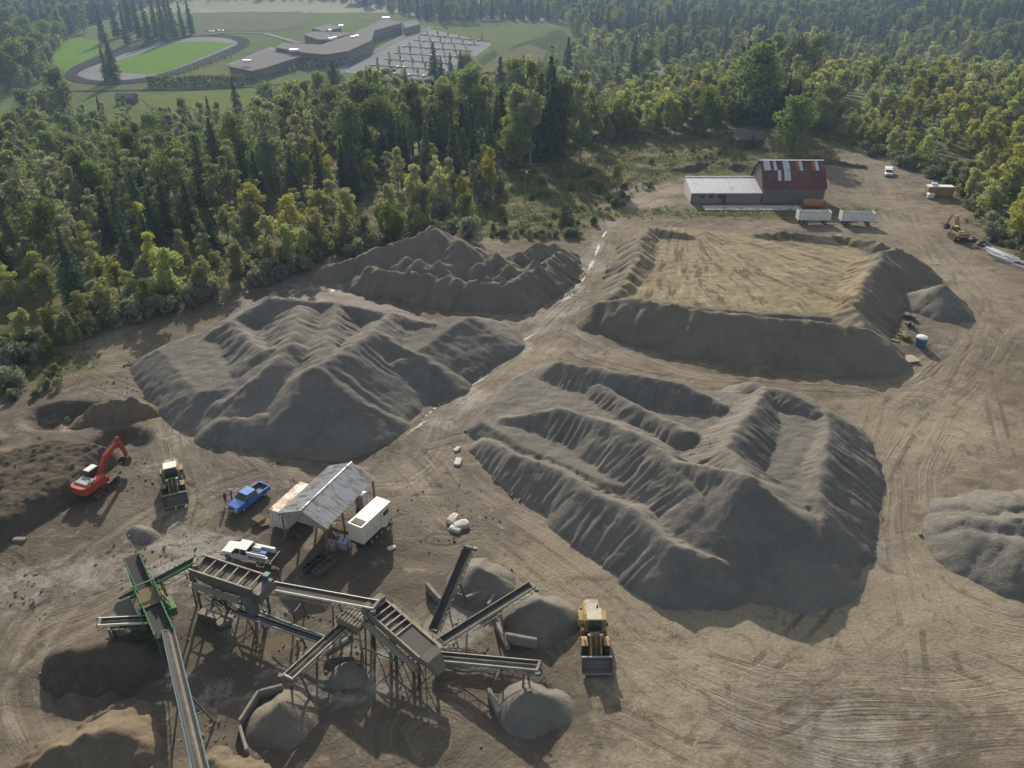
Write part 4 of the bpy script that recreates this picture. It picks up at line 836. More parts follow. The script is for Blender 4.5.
# generator trailer
a, b, c, d = U(350, 520, 3.8), U(362, 525, 3.8), U(388, 501, 3.8), U(376, 496.5, 3.8); cen = (a+b+c+d)/4; cen.z = 0
t = empty('generator_trailer', cen, heading(b, c), 'cream enclosed generator trailer with roof vent beside the open shed', 'trailer'); L, W = 5.7, 2.15
MB().cbox((0, 0, 2.35), (L, W, 2.5), .05).build('enclosure', CREAM, t)
v = MB().box((-L/2+.75, 0, 3.605), (1.0, 1.5, .05)).build('roof_vent', DARK, t); m = MB()
for k in range(4): m.box((-L/2+.4+k*.24, 0, 3.65), (.06, 1.4, .06))
m.build('vent_bars', GALV, v)
MB().box((L/2-1.2, -W/2-.01, 2.75), (1.0, .04, .6)).build('side_vent', DARK, t)
for k in range(4): MB().box((-L/2+.8+k*1.35, -W/2-.012, 2.0), (.03, .03, 2.0)).build('panel_seam', GALV, t)
m = MB().box((0, 0, .95), (L+.2, 1.6, .26)).bar((L/2, .5, .95), (L/2+1.3, 0, .9), .12).bar((L/2, -.5, .95), (L/2+1.3, 0, .9), .12).build('chassis', DARK, t)
for xx in (-1.3, -.35, .6):
    for s in (-1, 1): wheel(t, (xx, s*.9, .45), .45, .32, GALV, 12)
# ------------------------------------------------------------------ people
def person(loc, rz, label, shirt, pants, hat, pose=0):
    J = [(0, 0, .98, .16), (0, 0, 1.2, .15), (0, 0, 1.42, .17), (0, 0, 1.54, .065), (.02, 0, 1.66, .1), (.02, 0, 1.76, .07),
         (0, .1, .9, .1), (.02+.06*pose, .12, .5, .07), (0, .12, .09, .05), (.14, .13, .04, .04), (0, -.1, .9, .1), (.02, -.12, .5, .07), (-.04, -.12, .09, .05), (.1, -.13, .04, .04),
         (0, .2, 1.42, .075), (.02, .27, 1.14, .055), (.14+.12*pose, .2, .95+.12*pose, .04), (.18+.14*pose, .18, .88+.14*pose, .035), (0, -.2, 1.42, .075), (.0, -.27, 1.14, .055), (.1, -.24, .92, .04), (.13, -.23, .84, .035)]
    E = [(0, 1), (1, 2), (2, 3), (3, 4), (4, 5), (0, 6), (6, 7), (7, 8), (8, 9), (0, 10), (10, 11), (11, 12), (12, 13), (2, 14), (14, 15), (15, 16), (16, 17), (2, 18), (18, 19), (19, 20), (20, 21)]
    me = bpy.data.meshes.new('person'); me.from_pydata([j[:3] for j in J], E, []); o = bpy.data.objects.new('person', me); COL.objects.link(o)
    sk = o.modifiers.new('skin', 'SKIN'); sub = o.modifiers.new('sub', 'SUBSURF'); sub.levels = sub.render_levels = 1
    for i, j in enumerate(J): me.skin_vertices[0].data[i].radius = (j[3], j[3]); me.skin_vertices[0].data[i].use_root = i == 0
    dg = bpy.context.evaluated_depsgraph_get(); m2 = bpy.data.meshes.new_from_object(o.evaluated_get(dg)); o.modifiers.clear(); o.data = m2
    m2.materials.clear()
    for m in (shirt, pants, paint((.35, .2, .14), .6, dirt=.1), DARK): m2.materials.append(m)
    for p in m2.polygons:
        z = p.center.z; p.material_index = 2 if z > 1.52 or (z < .93 and abs(p.center.y) > .17 and z > .75) else (0 if z > 1.0 or abs(p.center.y) > .19 else (1 if z > .1 else 3))
    o.location = loc; o.rotation_euler = (0, 0, rz); tag(o, label, 'person')
    MB().loft([[(.02+r*math.cos(k*math.pi/5), r*.9*math.sin(k*math.pi/5), z) for k in range(10)] for r, z in ((.16, 1.72), (.125, 1.74), (.12, 1.8), (.07, 1.86))]).build('hard_hat', hat, o)
person(U(226, 503), R(-20), 'person in dark clothing and hard hat standing left of the blue pickup', paint((.12, .06, .03), .8), paint((.05, .05, .06), .8), ORANGE)
person(U(232.5, 500), R(200), 'person in blue jacket standing close to the blue pickup', paint((.05, .09, .2), .8), paint((.03, .035, .06), .8), WHITE, 1)
# ------------------------------------------------------------------ open shed, container and the things around them
RN, RF = U(325.2, 525.8, 3.9), U(372, 478.3, 3.9); sh = heading(RN, RF); base = RN.copy(); base.z = 0
def rusty(name, c, rust, amt=.5, sc=.9, stretch=(1, 1, 1)):
    t = NT(name); v = t.vmul(t.coord(), stretch); n = t.noise(v, sc, 6, .7, .4); f = t.noise(v, sc*6, 3)
    col = t.mix(t.ramp(n, .62-amt*.3, .78-amt*.2), c, rust); col = t.mix(t.ramp(f, .4, .75, 0, .4), col, tuple(x*.65 for x in c)); return t.fin(col, t.ramp(n, .4, .7, .5, .85), .1, .3)
ROOF = rusty('roof_sheet', (.4, .41, .41), (.2, .13, .08), .6, .8, (2.2, .6, 1)); ROOF2 = rusty('rusty_sheet', (.42, .36, .3), (.26, .14, .08), .75, .7)
shed = empty('open_shed', base, sh, 'open sided shed with corrugated metal gable roof on posts', 'shed'); Ls, Ws, E0, RH = 10.3, 6.3, 3.9, 5.25
for k in range(10):                                              # corrugated sheets, each its own piece
    x0 = -.25+k*Ls/10*1.02; w = Ls/10*1.03
    for s in (0, 1):
        ye, yr = (-.35, Ws/2) if s == 0 else (Ws+.35, Ws/2); m = MB(); n = 6
        ze = E0-.14; dz = .012*(k % 2)
        for i in range(n):
            xa, xb = x0+w*i/n, x0+w*(i+1)/n; xm = (xa+xb)/2
            for (p, q, za, zb) in ((xa, xm, 0, .05), (xm, xb, .05, 0)):
                m.add([(p, ye, ze+za+dz), (q, ye, ze+zb+dz), (q, yr, RH+zb+dz), (p, yr, RH+za+dz)], [(0, 1, 2, 3)])
        m.build('roof_sheet', ROOF, shed)
MB().bar((-.3, Ws/2, RH+.07), (Ls+.1, Ws/2, RH+.04), .2, .03).build('ridge_cap', ROOF, shed)
for xx in (0, 3.4, 6.8, Ls-.2):
    for yy in (.05, Ws-.05): MB().bar((xx, yy, -.2), (xx, yy, E0-.1), .2).build('post', WOOD, shed)
    MB().bar((xx, 0, E0-.25), (xx, Ws, E0-.25), .12, .22).bar((xx, 0, E0-.1), (xx, Ws/2, RH-.08), .1, .16).bar((xx, Ws, E0-.1), (xx, Ws/2, RH-.08), .1, .16).bar((xx, Ws/2, E0-.2), (xx, Ws/2, RH-.1), .1).build('roof_truss', WOOD, shed)
for yy in (.05, Ws-.05): MB().bar((-.2, yy, E0-.12), (Ls, yy, E0-.12), .14, .2).build('eave_beam', WOOD, shed)
MB().prism([(-.3, E0-.15), (Ws/2, RH-.02), (Ws+.3, E0-.15), (Ws+.3, E0-.45), (-.3, E0-.45)], -.24, -.2, 'x').build('gable_board', GALV, shed)
for yy, d in ((.05, 1), (Ws-.05, -1)): MB().bar((0, yy, E0-1.1), (0, yy+d*1.1, E0-.25), .1).build('knee_brace', WOOD, shed)
def loc_sh(x, y, z=0): return base+Matrix.Rotation(sh, 3, 'Z') @ Vector((x, y, z))
ct = empty('shipping_container', loc_sh(4.1, 7.95), sh, 'white shipping container with rust streaked roof along the shed', 'container')
m = MB().box((0, 0, 1.3), (6.0, 2.2, 2.5)).build('box', WHITE, ct); m = MB()
for k in range(24):
    for s in (-1, 1): m.box((-2.9+k*.252, s*1.115, 1.3), (.12, .05, 2.3))
m.build('corrugation', WHITE, ct); MB().box((0, 0, 2.59), (6.1, 2.35, .06)).build('roof', ROOF2, ct)
for s in (-1, 1):
    dd = MB().box((-3.03, s*.54, 1.3), (.06, 1.04, 2.3)).build('door', WHITE, ct); MB().tube((-3.09, s*.25, .2), (-3.09, s*.25, 2.4), .025, n=6).tube((-3.09, s*.75, .2), (-3.09, s*.75, 2.4), .025, n=6).build('lock_rod', STEEL, dd)
pt = empty('portable_toilet', U(362, 507), sh, 'narrow white topped portable toilet between shed roof and generator trailer', 'toilet')
MB().cbox((0, 0, 1.05), (1.1, 1.1, 2.1), .04).build('cabin', paint((.3, .29, .27), .5), pt); MB().prism([(-.6, 2.1), (.6, 2.1), (.45, 2.3), (0, 2.4), (-.45, 2.3)], -.6, .6).build('roof', WHITE, pt); MB().box((0, -.56, 1.05), (.8, .03, 1.8)).build('door', WHITE, pt)
def tote(loc, label, mat, s=1.0):
    t = empty('liquid_tote', loc, sh, label, 'tote'); MB().cbox((0, 0, .68*s), (1.0*s, 1.2*s, 1.0*s), .1).build('tank', mat, t); MB().box((0, 0, .08), (1.05*s, 1.25*s, .14)).build('pallet', WOOD, t)
    m = MB()
    for k in range(4):
        z = (.3+.27*k)*s
        for q in (-1, 1): m.bar((-.53*s, q*.63*s, z), (.53*s, q*.63*s, z), .04).bar((q*.53*s, -.63*s, z), (q*.53*s, .63*s, z), .04)
    m.build('cage', GALV, t); MB().tube((0, 0, 1.15*s), (0, 0, 1.26*s), .12).build('lid', DARK, t)
tote(U(344, 548), 'pale blue liquid tote at the shed corner, nearest the generator trailer', paint((.25, .29, .42), .5)); tote(U(332.5, 549), 'grey liquid tote directly under the shed eave post', paint((.2, .21, .22), .5), .9)
def pallet(loc, rz, label, n=1):
    t = empty('wooden_pallet', loc, rz, label, 'pallet')
    for lv in range(n):
        z = lv*.16
        for k in range(6): MB().box((-.5+k*.2, 0, z+.13), (.14, 1.3, .03)).build('plank', WOOD, t)
        for k in range(3): MB().box((0, -.55+k*.55, z+.06), (1.15, .1, .1)).build('bearer', WOOD, t)
pallet(U(259, 521), R(55), 'wooden pallet stack in front of the white container', 3); pallet(U(265, 523), R(20), 'single loose pallet leaning towards the container', 1)
def trough(loc, rz, label, L, W, H, mat):
    t = empty('steel_trough', loc, rz, label, 'trough'); m = MB().box((0, 0, .12), (L, W, .08))
    for s in (-1, 1): m.box((0, s*W/2, H/2), (L, .06, H)).box((s*L/2, 0, H/2), (.06, W, H))
    m.build('shell', mat, t); m = MB()
    for k in range(4): m.box((-L/2+L*(k+.5)/4, 0, H), (.08, W+.1, .08))
    m.build('cross_bar', mat, t)
trough(U(314, 566), sh-R(8), 'dark steel trough left of its twin below the shed', 3.0, .7, .8, DARK); trough(U(325, 569), sh-R(12), 'rusty steel trough right of its twin below the shed', 3.0, .9, .7, STEEL)
for k, (px, py, l) in enumerate([(288, 536, 'dark barrel under the left eave of the shed'), (294, 540, 'second dark barrel further right under the shed'), (338, 540, 'pale propane cylinder beside the liquid totes')]):
    t = empty('barrel', U(px, py), 0, l, 'barrel'); MB().loft([[(r*math.cos(i*math.pi/7), r*math.sin(i*math.pi/7), z) for i in range(14)] for r, z in ((.28, 0), (.3, .05), (.3, .44), (.31, .46), (.3, .48), (.3, .85), (.27, .9))]).build('drum', (STEEL, DARK, GALV)[k], t); MB().tube((.12, 0, .9), (.12, 0, .94), .05).build('bung', DARK, t)
def slab(loc, rz, L, H, W, label, tilt=0., mat=None, nm='concrete_slab', group=None):
    o = MB().cbox((0, 0, H/2), (L, W, H), .05).build(nm, mat or CONC); o.location = loc; o.rotation_euler = (tilt, 0, rz); return tag(o, label, 'concrete slab' if nm == 'concrete_slab' else 'block', group)
def slab2(a, b, H, W, label, tilt=0.): p, q = U(*a), U(*b); return slab((p+q)/2, heading(p, q), (q-p).length, H, W, label, tilt)
# broken white foundation blocks beside the generator
WST = paint((.5, .47, .42), .9, dirt=.5)
for (px, py, L, H, W, rz, l) in [(453, 521, 1.7, .9, .9, 60, 'white stone block, upper of three in the muddy hollow'), (461, 527, 1.9, .9, 1.1, 20, 'white stone block, right of three in the muddy hollow'), (455, 531, 1.5, .7, .8, -30, 'white stone block, lower of three in the muddy hollow'),
                                 (392, 549, 1.0, .4, .6, 30, 'pale rock right of the generator trailer'), (458, 463, 1.6, .5, .9, 80, 'pale boulder at the foot of the largest pile'), (457, 450, 1.1, .4, .6, 60, 'smaller pale boulder at the foot of the largest pile')]:
    bm = bmesh.new(); bmesh.ops.create_cube(bm, size=1); bmesh.ops.subdivide_edges(bm, edges=bm.edges[:], cuts=2, use_grid_fill=True)
    for v in bm.verts:
        n = v.co.normalized(); v.co = v.co.lerp(n*.62, .45)+Vector((random.uniform(-.06, .06) for _ in range(3))); v.co = Vector((v.co.x*L, v.co.y*W, v.co.z*H+H*.3))
    me = bpy.data.meshes.new('rock'); bm.to_mesh(me); bm.free(); o = link('rock', me, WST); o.location = U(px, py); o.rotation_euler = (0, 0, R(rz)); tag(o, l, 'rock')
# divider walls between the sand bins
for a, b, H, W, l in [((427, 590), (441, 606), 1.1, .4, 'concrete divider left of the steepest stacking conveyor'), ((466, 604), (490, 594), 1.1, .4, 'concrete divider behind the middle stacking conveyor'), ((488, 610), (498, 592), .9, .35, 'short divider slab standing between two sand cones'),
                      ((506, 642), (537, 648), 1.3, .4, 'grey divider wall between middle and level stacking conveyors'), ((489, 694), (499, 718), .9, .4, 'leaning slab beside the sand cone under the level conveyor'),
                      ((284, 692), (261, 698), 1.1, .3, 'ring wall slab right behind the wet sand heap'), ((260, 698), (241, 728), 1.1, .3, 'long ring wall slab left of the wet sand heap'), ((240, 728), (248, 756), .9, .3, 'ring wall slab at the lower left of the wet sand heap'),
                      ((497, 626), (508, 650), .6, .5, 'low concrete block row behind the grey divider wall'), ((14, 542), (27, 542), .6, .6, 'short pale culvert block on the dark ground at the left')]: slab2(a, b, H, W, l)
# ------------------------------------------------------------------ conveyors
def conveyor(a, b, label, W=.9, frame=TRUSS, skirt=TRUSS, legs=((.5, 1),), load=None, truss=True, nm='conveyor', legmat=None, hood=None, rail=False):
    a, b = U(*a), U(*b); o = Vector((a.x, a.y, 0)); t = empty(nm, o, 0, label, 'conveyor'); A = Vector((0, 0, a.z)); B = b-o
    d = (B-A); L = d.length; d.normalize(); s = Vector((d.y, -d.x, 0)).normalized(); n = s.cross(d).normalized()
    if n.z < 0: n = -n
    K = 12; rings = []
    for k in range(K+1):
        c = A+d*L*k/K; rings.append([c+s*W*.5+n*.2, c+s*W*.25+n*.05, c-s*W*.25+n*.05, c-s*W*.5+n*.2, c-s*W*.5+n*.17, c-s*W*.25+n*.02, c+s*W*.25+n*.02, c+s*W*.5+n*.17])
    bl = MB().loft(rings).build('belt', BELT, t)
    if load: MB().loft([[A+d*L*k/12+s*W*.22+n*.08, A+d*L*k/12-s*W*.22+n*.08, A+d*L*k/12+n*(.2+.03*(k % 3))] for k in range(13)]).build('sand_load', load, bl)
    for q in (-1, 1):
        e = s*q*(W*.5+.08); fr = MB().bar(A+e+n*.12, B+e+n*.12, .08, .26, n).build('side_rail', skirt, t)
        if truss:
            m = MB().bar(A+e-n*.55+d*.4, B+e-n*.55-d*.4, .08, .08, n); ns = max(4, int(L/1.3))
            for k in range(ns):
                p = A+d*L*(k+.3)/ns; r = A+d*L*(k+1)/ns; m.bar(p+e, r+e-n*.55, .05).bar(r+e-n*.55, r+e, .05)
            m.build('lattice', frame, fr)
        if rail:
            m = MB().bar(A+e+n*1.1, B+e+n*1.1, .05)
            for k in range(int(L/1.6)+1): p = A+d*1.6*k+e; m.bar(p, p+n*1.1, .04)
            m.build('handrail', frame, t)
    m = MB()
    for k in range(int(L/.9)): p = A+d*(.45+.9*k); m.tube(p-s*W*.5-n*.03, p+s*W*.5-n*.03, .06, n=6)
    m.build('idler_rollers', STEEL, t)
    for p, r in ((A+d*.12, .2), (B-d*.12, .24)): MB().tube(p-s*W*.48, p+s*W*.48, r, n=12).build('drum', STEEL, t)
    MB().box(B+s*(W*.5+.3)-n*.05, (.45, .35, .35)).build('drive_motor', BGREY, t)
    for f, sp in legs:
        p = A+d*L*f-n*.55
        for q in (-1, 1):
            g = p+s*q*(W*.5+sp*.55); MB().bar(p+s*q*(W*.5), Vector((g.x, g.y, -.15)), .16).build('leg', legmat or STEEL, t)
        z = p.z*.45; MB().bar(Vector((p.x, p.y, z))+s*(W*.5+sp*.3), Vector((p.x, p.y, z))-s*(W*.5+sp*.3), .08).build('leg_brace', legmat or STEEL, t)
    return t
conveyor((268, 586, 3.4), (377, 606, 5.3), 'long conveyor linking the barred screen to the brown screening deck', .95, TRUSS, CREAM, ((.25, 1), (.62, 1.2), (.9, 1)))
conveyor((433, 632, 1.2), (469, 547, 5), 'steepest black stacking conveyor rising away from the screening deck', .85, STEEL, STEEL, ((.6, 1.6),))
conveyor((437, 645, 1.2), (533, 585, 4.2), 'middle stacking conveyor of the three fanning out', .85, TRUSS, TRUSS, ((.62, 1.6),))
conveyor((433, 657, 1.0), (540, 667, 3.6), 'level looking stacking conveyor of the three, nearest the front', .95, TRUSS, GALV, ((.6, 1.6), (.86, 1.2)), M_SAND)
conveyor((348, 623, 2.6), (287, 679, 3.5), 'conveyor running down left to the wet sand heap', .9, TRUSS, GALV, ((.45, 1.2), (.85, 1.5)), M_SAND2)
conveyor((118, 603, 1.0), (196, 561, 5.6), 'feed conveyor climbing to the barred screen behind the green screener', .9, YEL2, GREEN, ((.5, 1), (.88, 1)))
conveyor((168, 630, 2.8), (202, 775, 7.5), 'very long blue edged stacker conveyor running off the bottom edge', .95, TEAL, paint((.02, .085, .13), .6, 0, .45), ((.5, 2.5), (.97, 2)), M_SAND, nm='stacker_conveyor')
conveyor((152, 620, 2.2), (98, 623, 3.2), 'short green side conveyor pointing left from the screener', .8, GREEN, CREAM, ((.8, .8),), M_SAND2)
# ------------------------------------------------------------------ green mobile screener
a, b = U(131, 555, 4.4), U(164, 632, 3.3); o = Vector(((a.x+b.x)/2, (a.y+b.y)/2, 0)); hd = heading(b, a); Lg = (a-b).xy.length
t = empty('green_screener', o, hd, 'green mobile screening machine with long open hopper', 'screening machine'); t.scale.z = .85
def trough_part(x0, z0, x1, z1, W, H, nm, mat, floor):
    p, q = Vector((x0, 0, z0)), Vector((x1, 0, z1)); r = MB()
    for s in (-1, 1): r.bar(p+Vector((0, s*W/2, H/2)), q+Vector((0, s*W/2, H/2)), .08, H)
    o_ = r.build(nm, mat, t); MB().bar(p, q, W, .08).build('belt_floor', floor, o_); m = MB(); n = 7
    for k in range(n):
        c = p.lerp(q, (k+.5)/n)
        for s in (-1, 1): m.bar(c+Vector((0, s*(W/2+.07), -.1)), c+Vector((0, s*(W/2+.07), H)), .1)
    m.build('rib', mat, o_); return o_
trough_part(Lg/2, 5.0, .8, 4.0, 1.5, .5, 'feed_belt', GREEN, BELT)
trough_part(.9, 4.2, -1.6, 3.8, 1.9, .9, 'screen_box', GREEN, WOOD)
trough_part(-1.4, 3.6, -Lg/2, 3.3, 1.7, .7, 'discharge_box', GREEN, BELT)
MB().bar((.9, -1.05, 5.1), (.9, 1.05, 5.1), .12).bar((.9, -1.05, 4.3), (.9, -1.05, 5.1), .1).bar((.9, 1.05, 4.3), (.9, 1.05, 5.1), .1).build('gantry', GREEN, t)
MB().prism([(-3.0, 2.2), (-1.2, 2.0), (-1.0, 3.6), (-2.6, 4.2)], 1.25, 1.35).prism([(-3.0, 2.2), (-1.2, 2.0), (-1.0, 3.6), (-2.6, 4.2)], -1.35, -1.25).build('side_guard', GREEN, t)
MB().box((-.5, 0, 1.6), (Lg*.75, 1.5, .5)).build('main_frame', DARK, t)
MB().cbox((-1.0, -1.6, 1.9), (2.2, .9, 1.2), .05).build('engine_box', GREEN, t)
MB().bar((1.8, -1.2, 3.1), (-2.2, -1.2, 3.1), .7, .06).build('walkway', YEL2, t)
m = MB()
for k in range(5): m.bar((1.8-k, -1.5, 3.1), (1.8-k, -1.5, 4.1), .06)
m.bar((1.8, -1.5, 4.1), (-2.2, -1.5, 4.1), .06).bar((1.8, -1.5, 3.6), (-2.2, -1.5, 3.6), .05).build('handrail', YEL2, t)
for s in (-1, 1):
    MB().prism([(-2.0, .4), (-1.7, .05), (1.4, .05), (1.7, .4), (1.4, .85), (-1.7, .85)], s*.8-.25, s*.8+.25).build('track', RUBBER, t)
    for xx in (Lg/2-1.2, -Lg/2+.6): MB().bar((xx, s*.75, -.1), (xx, s*.75, 3.8), .14).build('leg', GREEN, t)
MB().prism([(-.6, 1.0), (1.6, 1.0), (2.4, 2.6), (-1.2, 2.6)], 1.5, 3.4).build('reject_hopper', DARK, t)
# ------------------------------------------------------------------ barred vibrating screen on its tower
a, b = U(196, 562, 5.5), U(258, 583, 5.0); Lb = (b-a).xy.length; o = Vector(((a.x+b.x)/2, (a.y+b.y)/2, 0)); hd = heading(a, b)
t = empty('screen_tower', o, hd, 'grey vibrating screen with tan cross bars on a steel tower', 'screening plant'); t.scale.z = .76; W = 2.3
for s in (-1, 1): MB().prism([(-Lb/2, 6.0), (Lb/2, 5.3), (Lb/2+.3, 6.2), (Lb/2, 6.8), (-Lb/2, 7.3)], s*W/2-.04, s*W/2+.04).build('side_plate', STEEL, t)
def ramp(x): return 7.1-(x+Lb/2)/Lb*.5
MB().add([(-Lb/2, -W/2, 6.75), (Lb/2, -W/2, 6.25), (Lb/2, W/2, 6.25), (-Lb/2, W/2, 6.75)], [(0, 1, 2, 3)]).build('mesh_deck', DARK, t)
m = MB()
for k in range(28): x = -Lb/2+.3+k*(Lb-.6)/27; m.bar((x, -W/2+.1, ramp(x)-.32), (x, W/2-.1, ramp(x)-.32), .09, .12)
m.build('deck_rods', STEEL, t)
for k in range(6): x = -Lb/2+.35+k*(Lb-.7)/5; MB().bar((x, -W/2, ramp(x)+.12), (x, W/2, ramp(x)+.12), .14, .12).build('cross_bar', TRUSS, t)
for s in (-1, 1): MB().bar((-Lb/2, s*W/2, 7.3), (Lb/2, s*W/2, 6.8), .16, .12).build('top_rail', TRUSS, t)
MB().prism([(Lb/2, 6.4), (Lb/2+.9, 6.2), (Lb/2+1.2, 5.0), (Lb/2+.6, 4.4), (Lb/2-.1, 5.2)], -W/2-.1, W/2+.1).build('discharge_chute', STEEL, t)
MB().cbox((Lb/2+.35, W/2-.1, 6.85), (.7, .7, .6), .06).build('drive_motor', TEAL, t); MB().prism([(Lb/2-1.2, 5.6), (Lb/2+.2, 5.6), (Lb/2+.3, 2.4), (Lb/2-.5, 2.4)], -W/2-.6, -W/2+.3).build('wash_chute', BGREY, t)
MB().loft([[(-Lb/2+.2, -W/2, 5.8), (Lb/2-.4, -W/2, 5.4), (Lb/2-.4, W/2, 5.4), (-Lb/2+.2, W/2, 5.8)], [(-1.0, -.6, 3.9), (1.2, -.6, 3.8), (1.2, .6, 3.8), (-1.0, .6, 3.9)]]).build('under_hopper', STEEL, t)
for xx in (-Lb/2+.3, 0, Lb/2-.3):
    for s in (-1, 1): MB().bar((xx, s*W/2, -.15), (xx, s*W/2, 6.0), .2).build('leg', STEEL, t)
m = MB()
for s in (-1, 1):
    for x0, x1 in ((-Lb/2+.3, 0), (0, Lb/2-.3)): m.bar((x0, s*W/2, .3), (x1, s*W/2, 3.2), .09).bar((x1, s*W/2, .3), (x0, s*W/2, 3.2), .09).bar((x0, s*W/2, 3.3), (x1, s*W/2, 3.3), .14)
m.build('cross_brace', STEEL, t)
MB().bar((-Lb/2, -W/2-.55, 5.2), (Lb/2-1.4, -W/2-.55, 4.7), .8, .06).build('walkway', TRUSS, t)
m = MB()
for k in range(5): x = -Lb/2+k*1.3; m.bar((x, -W/2-.95, 5.1-k*.1), (x, -W/2-.95, 6.1-k*.1), .05)
m.bar((-Lb/2, -W/2-.95, 6.15), (Lb/2-1.4, -W/2-.95, 5.65), .05).build('handrail', TRUSS, t)
m = MB(); 
for k in range(9): m.tube((-1.2+k*.28, -1.4, 3.3-k*.16), (-1.08+k*.28, -1.4, 3.23-k*.16), .42, n=10)
m.tube((-1.6, -1.4, 3.5), (1.6, -1.4, 1.7), .1, n=8).build('spiral_screw', DARK, t)
MB().loft([[(.6+r*math.cos(i*math.pi/6), -2.4+r*math.sin(i*math.pi/6), z) for i in range(12)] for r, z in ((.5, .1), (.85, .9), (.9, 1.2))]).build('sump_tank', STEEL, t)
MB().cbox((-1.4, -2.2, .7), (2.6, .9, 1.2), .05).build('pump_housing', STEEL, t); MB().tube((.6, -2.2, 1.2), (1.4, -1.2, 4.6), .08, n=8).build('hose', DARK, t)
# ------------------------------------------------------------------ brown inclined screening deck
a, b = U(377, 606, 4.9), U(428, 652, 3.6); Lb = (b-a).xy.length; o = Vector(((a.x+b.x)/2, (a.y+b.y)/2, 0)); hd = heading(a, b)
t = empty('screening_deck', o, hd, 'brown inclined screening deck feeding three fanning conveyors', 'screening plant'); t.scale.z = .68; W = 2.2; x0, x1 = -Lb/2, Lb/2; z0, z1 = 7.2, 5.6
BRN = paint((.15, .13, .105), .8, 0, .5)
for s in (-1, 1): MB().prism([(x0, z0-1.5), (x1, z1-1.3), (x1, z1), (x0, z0)], s*W/2-.05, s*W/2+.05).build('side_plate', BRN, t); MB().bar((x0, s*W/2, z0+.05), (x1, s*W/2, z1+.05), .16, .12).build('top_rail', TRUSS, t)
def zz(x): return z0+(x-x0)/(x1-x0)*(z1-z0)
MB().add([(x0, -W/2, z0-.5), (x1, -W/2, z1-.4), (x1, W/2, z1-.4), (x0, W/2, z0-.5)], [(0, 1, 2, 3)]).build('mesh_deck', DARK, t)
for k in range(6): x = x0+.15+k*Lb*.52/5; MB().bar((x, -W/2, zz(x)+.05), (x, W/2, zz(x)+.05), .13, .1).build('cross_bar', TRUSS, t)
xm = x0+Lb*.56; MB().add([(xm, -W/2+.05, zz(xm)-.05), (x1, -W/2+.05, z1-.05), (x1, W/2-.05, z1-.05), (xm, W/2-.05, zz(xm)-.05)], [(0, 1, 2, 3)]).build('cover_plate', DARK, t)
MB().loft([[(x1, -W/2, z1-1.3), (x1, W/2, z1-1.3), (x1, W/2, z1), (x1, -W/2, z1)], [(x1+.9, -W/2+.2, z1-1.6), (x1+.9, W/2-.2, z1-1.6), (x1+.9, W/2-.2, z1-.35), (x1+.9, -W/2+.2, z1-.35)], [(x1+1.4, -.6, z1-3.0), (x1+1.4, .6, z1-3.0), (x1+1.9, .5, z1-2.2), (x1+1.9, -.5, z1-2.2)]]).build('discharge_chute', BRN, t)
MB().box((x0-.5, 0, z0-.3), (.8, W+.3, 1.6)).build('feed_box', BRN, t)
MB().prism([(x0+.5, z0-1.9), (x1, z1-1.7), (x1, z1-2.9), (x0+.8, z0-3.3)], -W/2-.35, -W/2-.2).build('lower_chute', BRN, t)
for xx in (x0+.3, 0, x1-.3):
    for s in (-1, 1): MB().bar((xx, s*W/2, -.15), (xx, s*W/2, zz(xx)-1.4), .24).build('leg', DARK, t)
m = MB()
for s in (-1, 1):
    for q0, q1 in ((x0+.3, 0), (0, x1-.3)): m.bar((q0, s*W/2, .4), (q1, s*W/2, 3.4), .08).bar((q1, s*W/2, .4), (q0, s*W/2, 3.4), .08).bar((q0, s*W/2, 3.5), (q1, s*W/2, 3.5), .12)
m.build('cross_brace', DARK, t)
for s in (-1, 1):
    MB().bar((x0, s*(W/2+.5), z0-1.6), (x1, s*(W/2+.5), z1-1.6), .75, .06).build('walkway', TRUSS, t); m = MB()
    for k in range(6): x = x0+k*Lb/5; m.bar((x, s*(W/2+.85), zz(x)-1.6), (x, s*(W/2+.85), zz(x)-.6), .05)
    m.bar((x0, s*(W/2+.85), z0-.6), (x1, s*(W/2+.85), z1-.6), .05).bar((x0, s*(W/2+.85), z0-1.1), (x1, s*(W/2+.85), z1-1.1), .04).build('handrail', TRUSS, t)
# sand washer box beside the deck
o = U(357, 642); t = empty('sand_washer', o, R(-25), 'grated sand washer box left of the brown screening deck', 'washing plant'); t.scale.z = .72
MB().loft([[(-.5, -.4, 2.2), (.5, -.4, 2.2), (.5, .4, 2.2), (-.5, .4, 2.2)], [(-1.4, -1.0, 4.2), (1.4, -1.0, 4.2), (1.4, 1.0, 4.2), (-1.4, 1.0, 4.2)], [(-1.4, -1.0, 5.0), (1.4, -1.0, 5.0), (1.4, 1.0, 5.0), (-1.4, 1.0, 5.0)]]).build('hopper', BRN, t); m = MB()
for k in range(7): m.bar((-1.2+k*.4, -1, 5.05), (-1.2+k*.4, 1, 5.05), .1)
m.build('grating', TRUSS, t); MB().add([(-1.3, -.9, 4.97+.05), (1.3, -.9, 5.02), (1.3, .9, 5.02), (-1.3, .9, 5.02)], [(0, 1, 2, 3)]).build('grating_well', DARK, t)
for x in (-1.2, 1.2):
    for y in (-.9, .9): MB().bar((x, y, -.15), (x, y, 4.6), .16).build('leg', TRUSS, t)
MB().tube((0, -.6, 1.6), (-1.6, -3.0, .9), .45, .45, 12).build('screw_trough', STEEL, t); MB().bar((-1.2, -1.0, 2.4), (1.2, -1.0, 2.4), .1).bar((-1.2, .9, 2.4), (1.2, .9, 2.4), .1).build('cross_brace', GREEN, t)
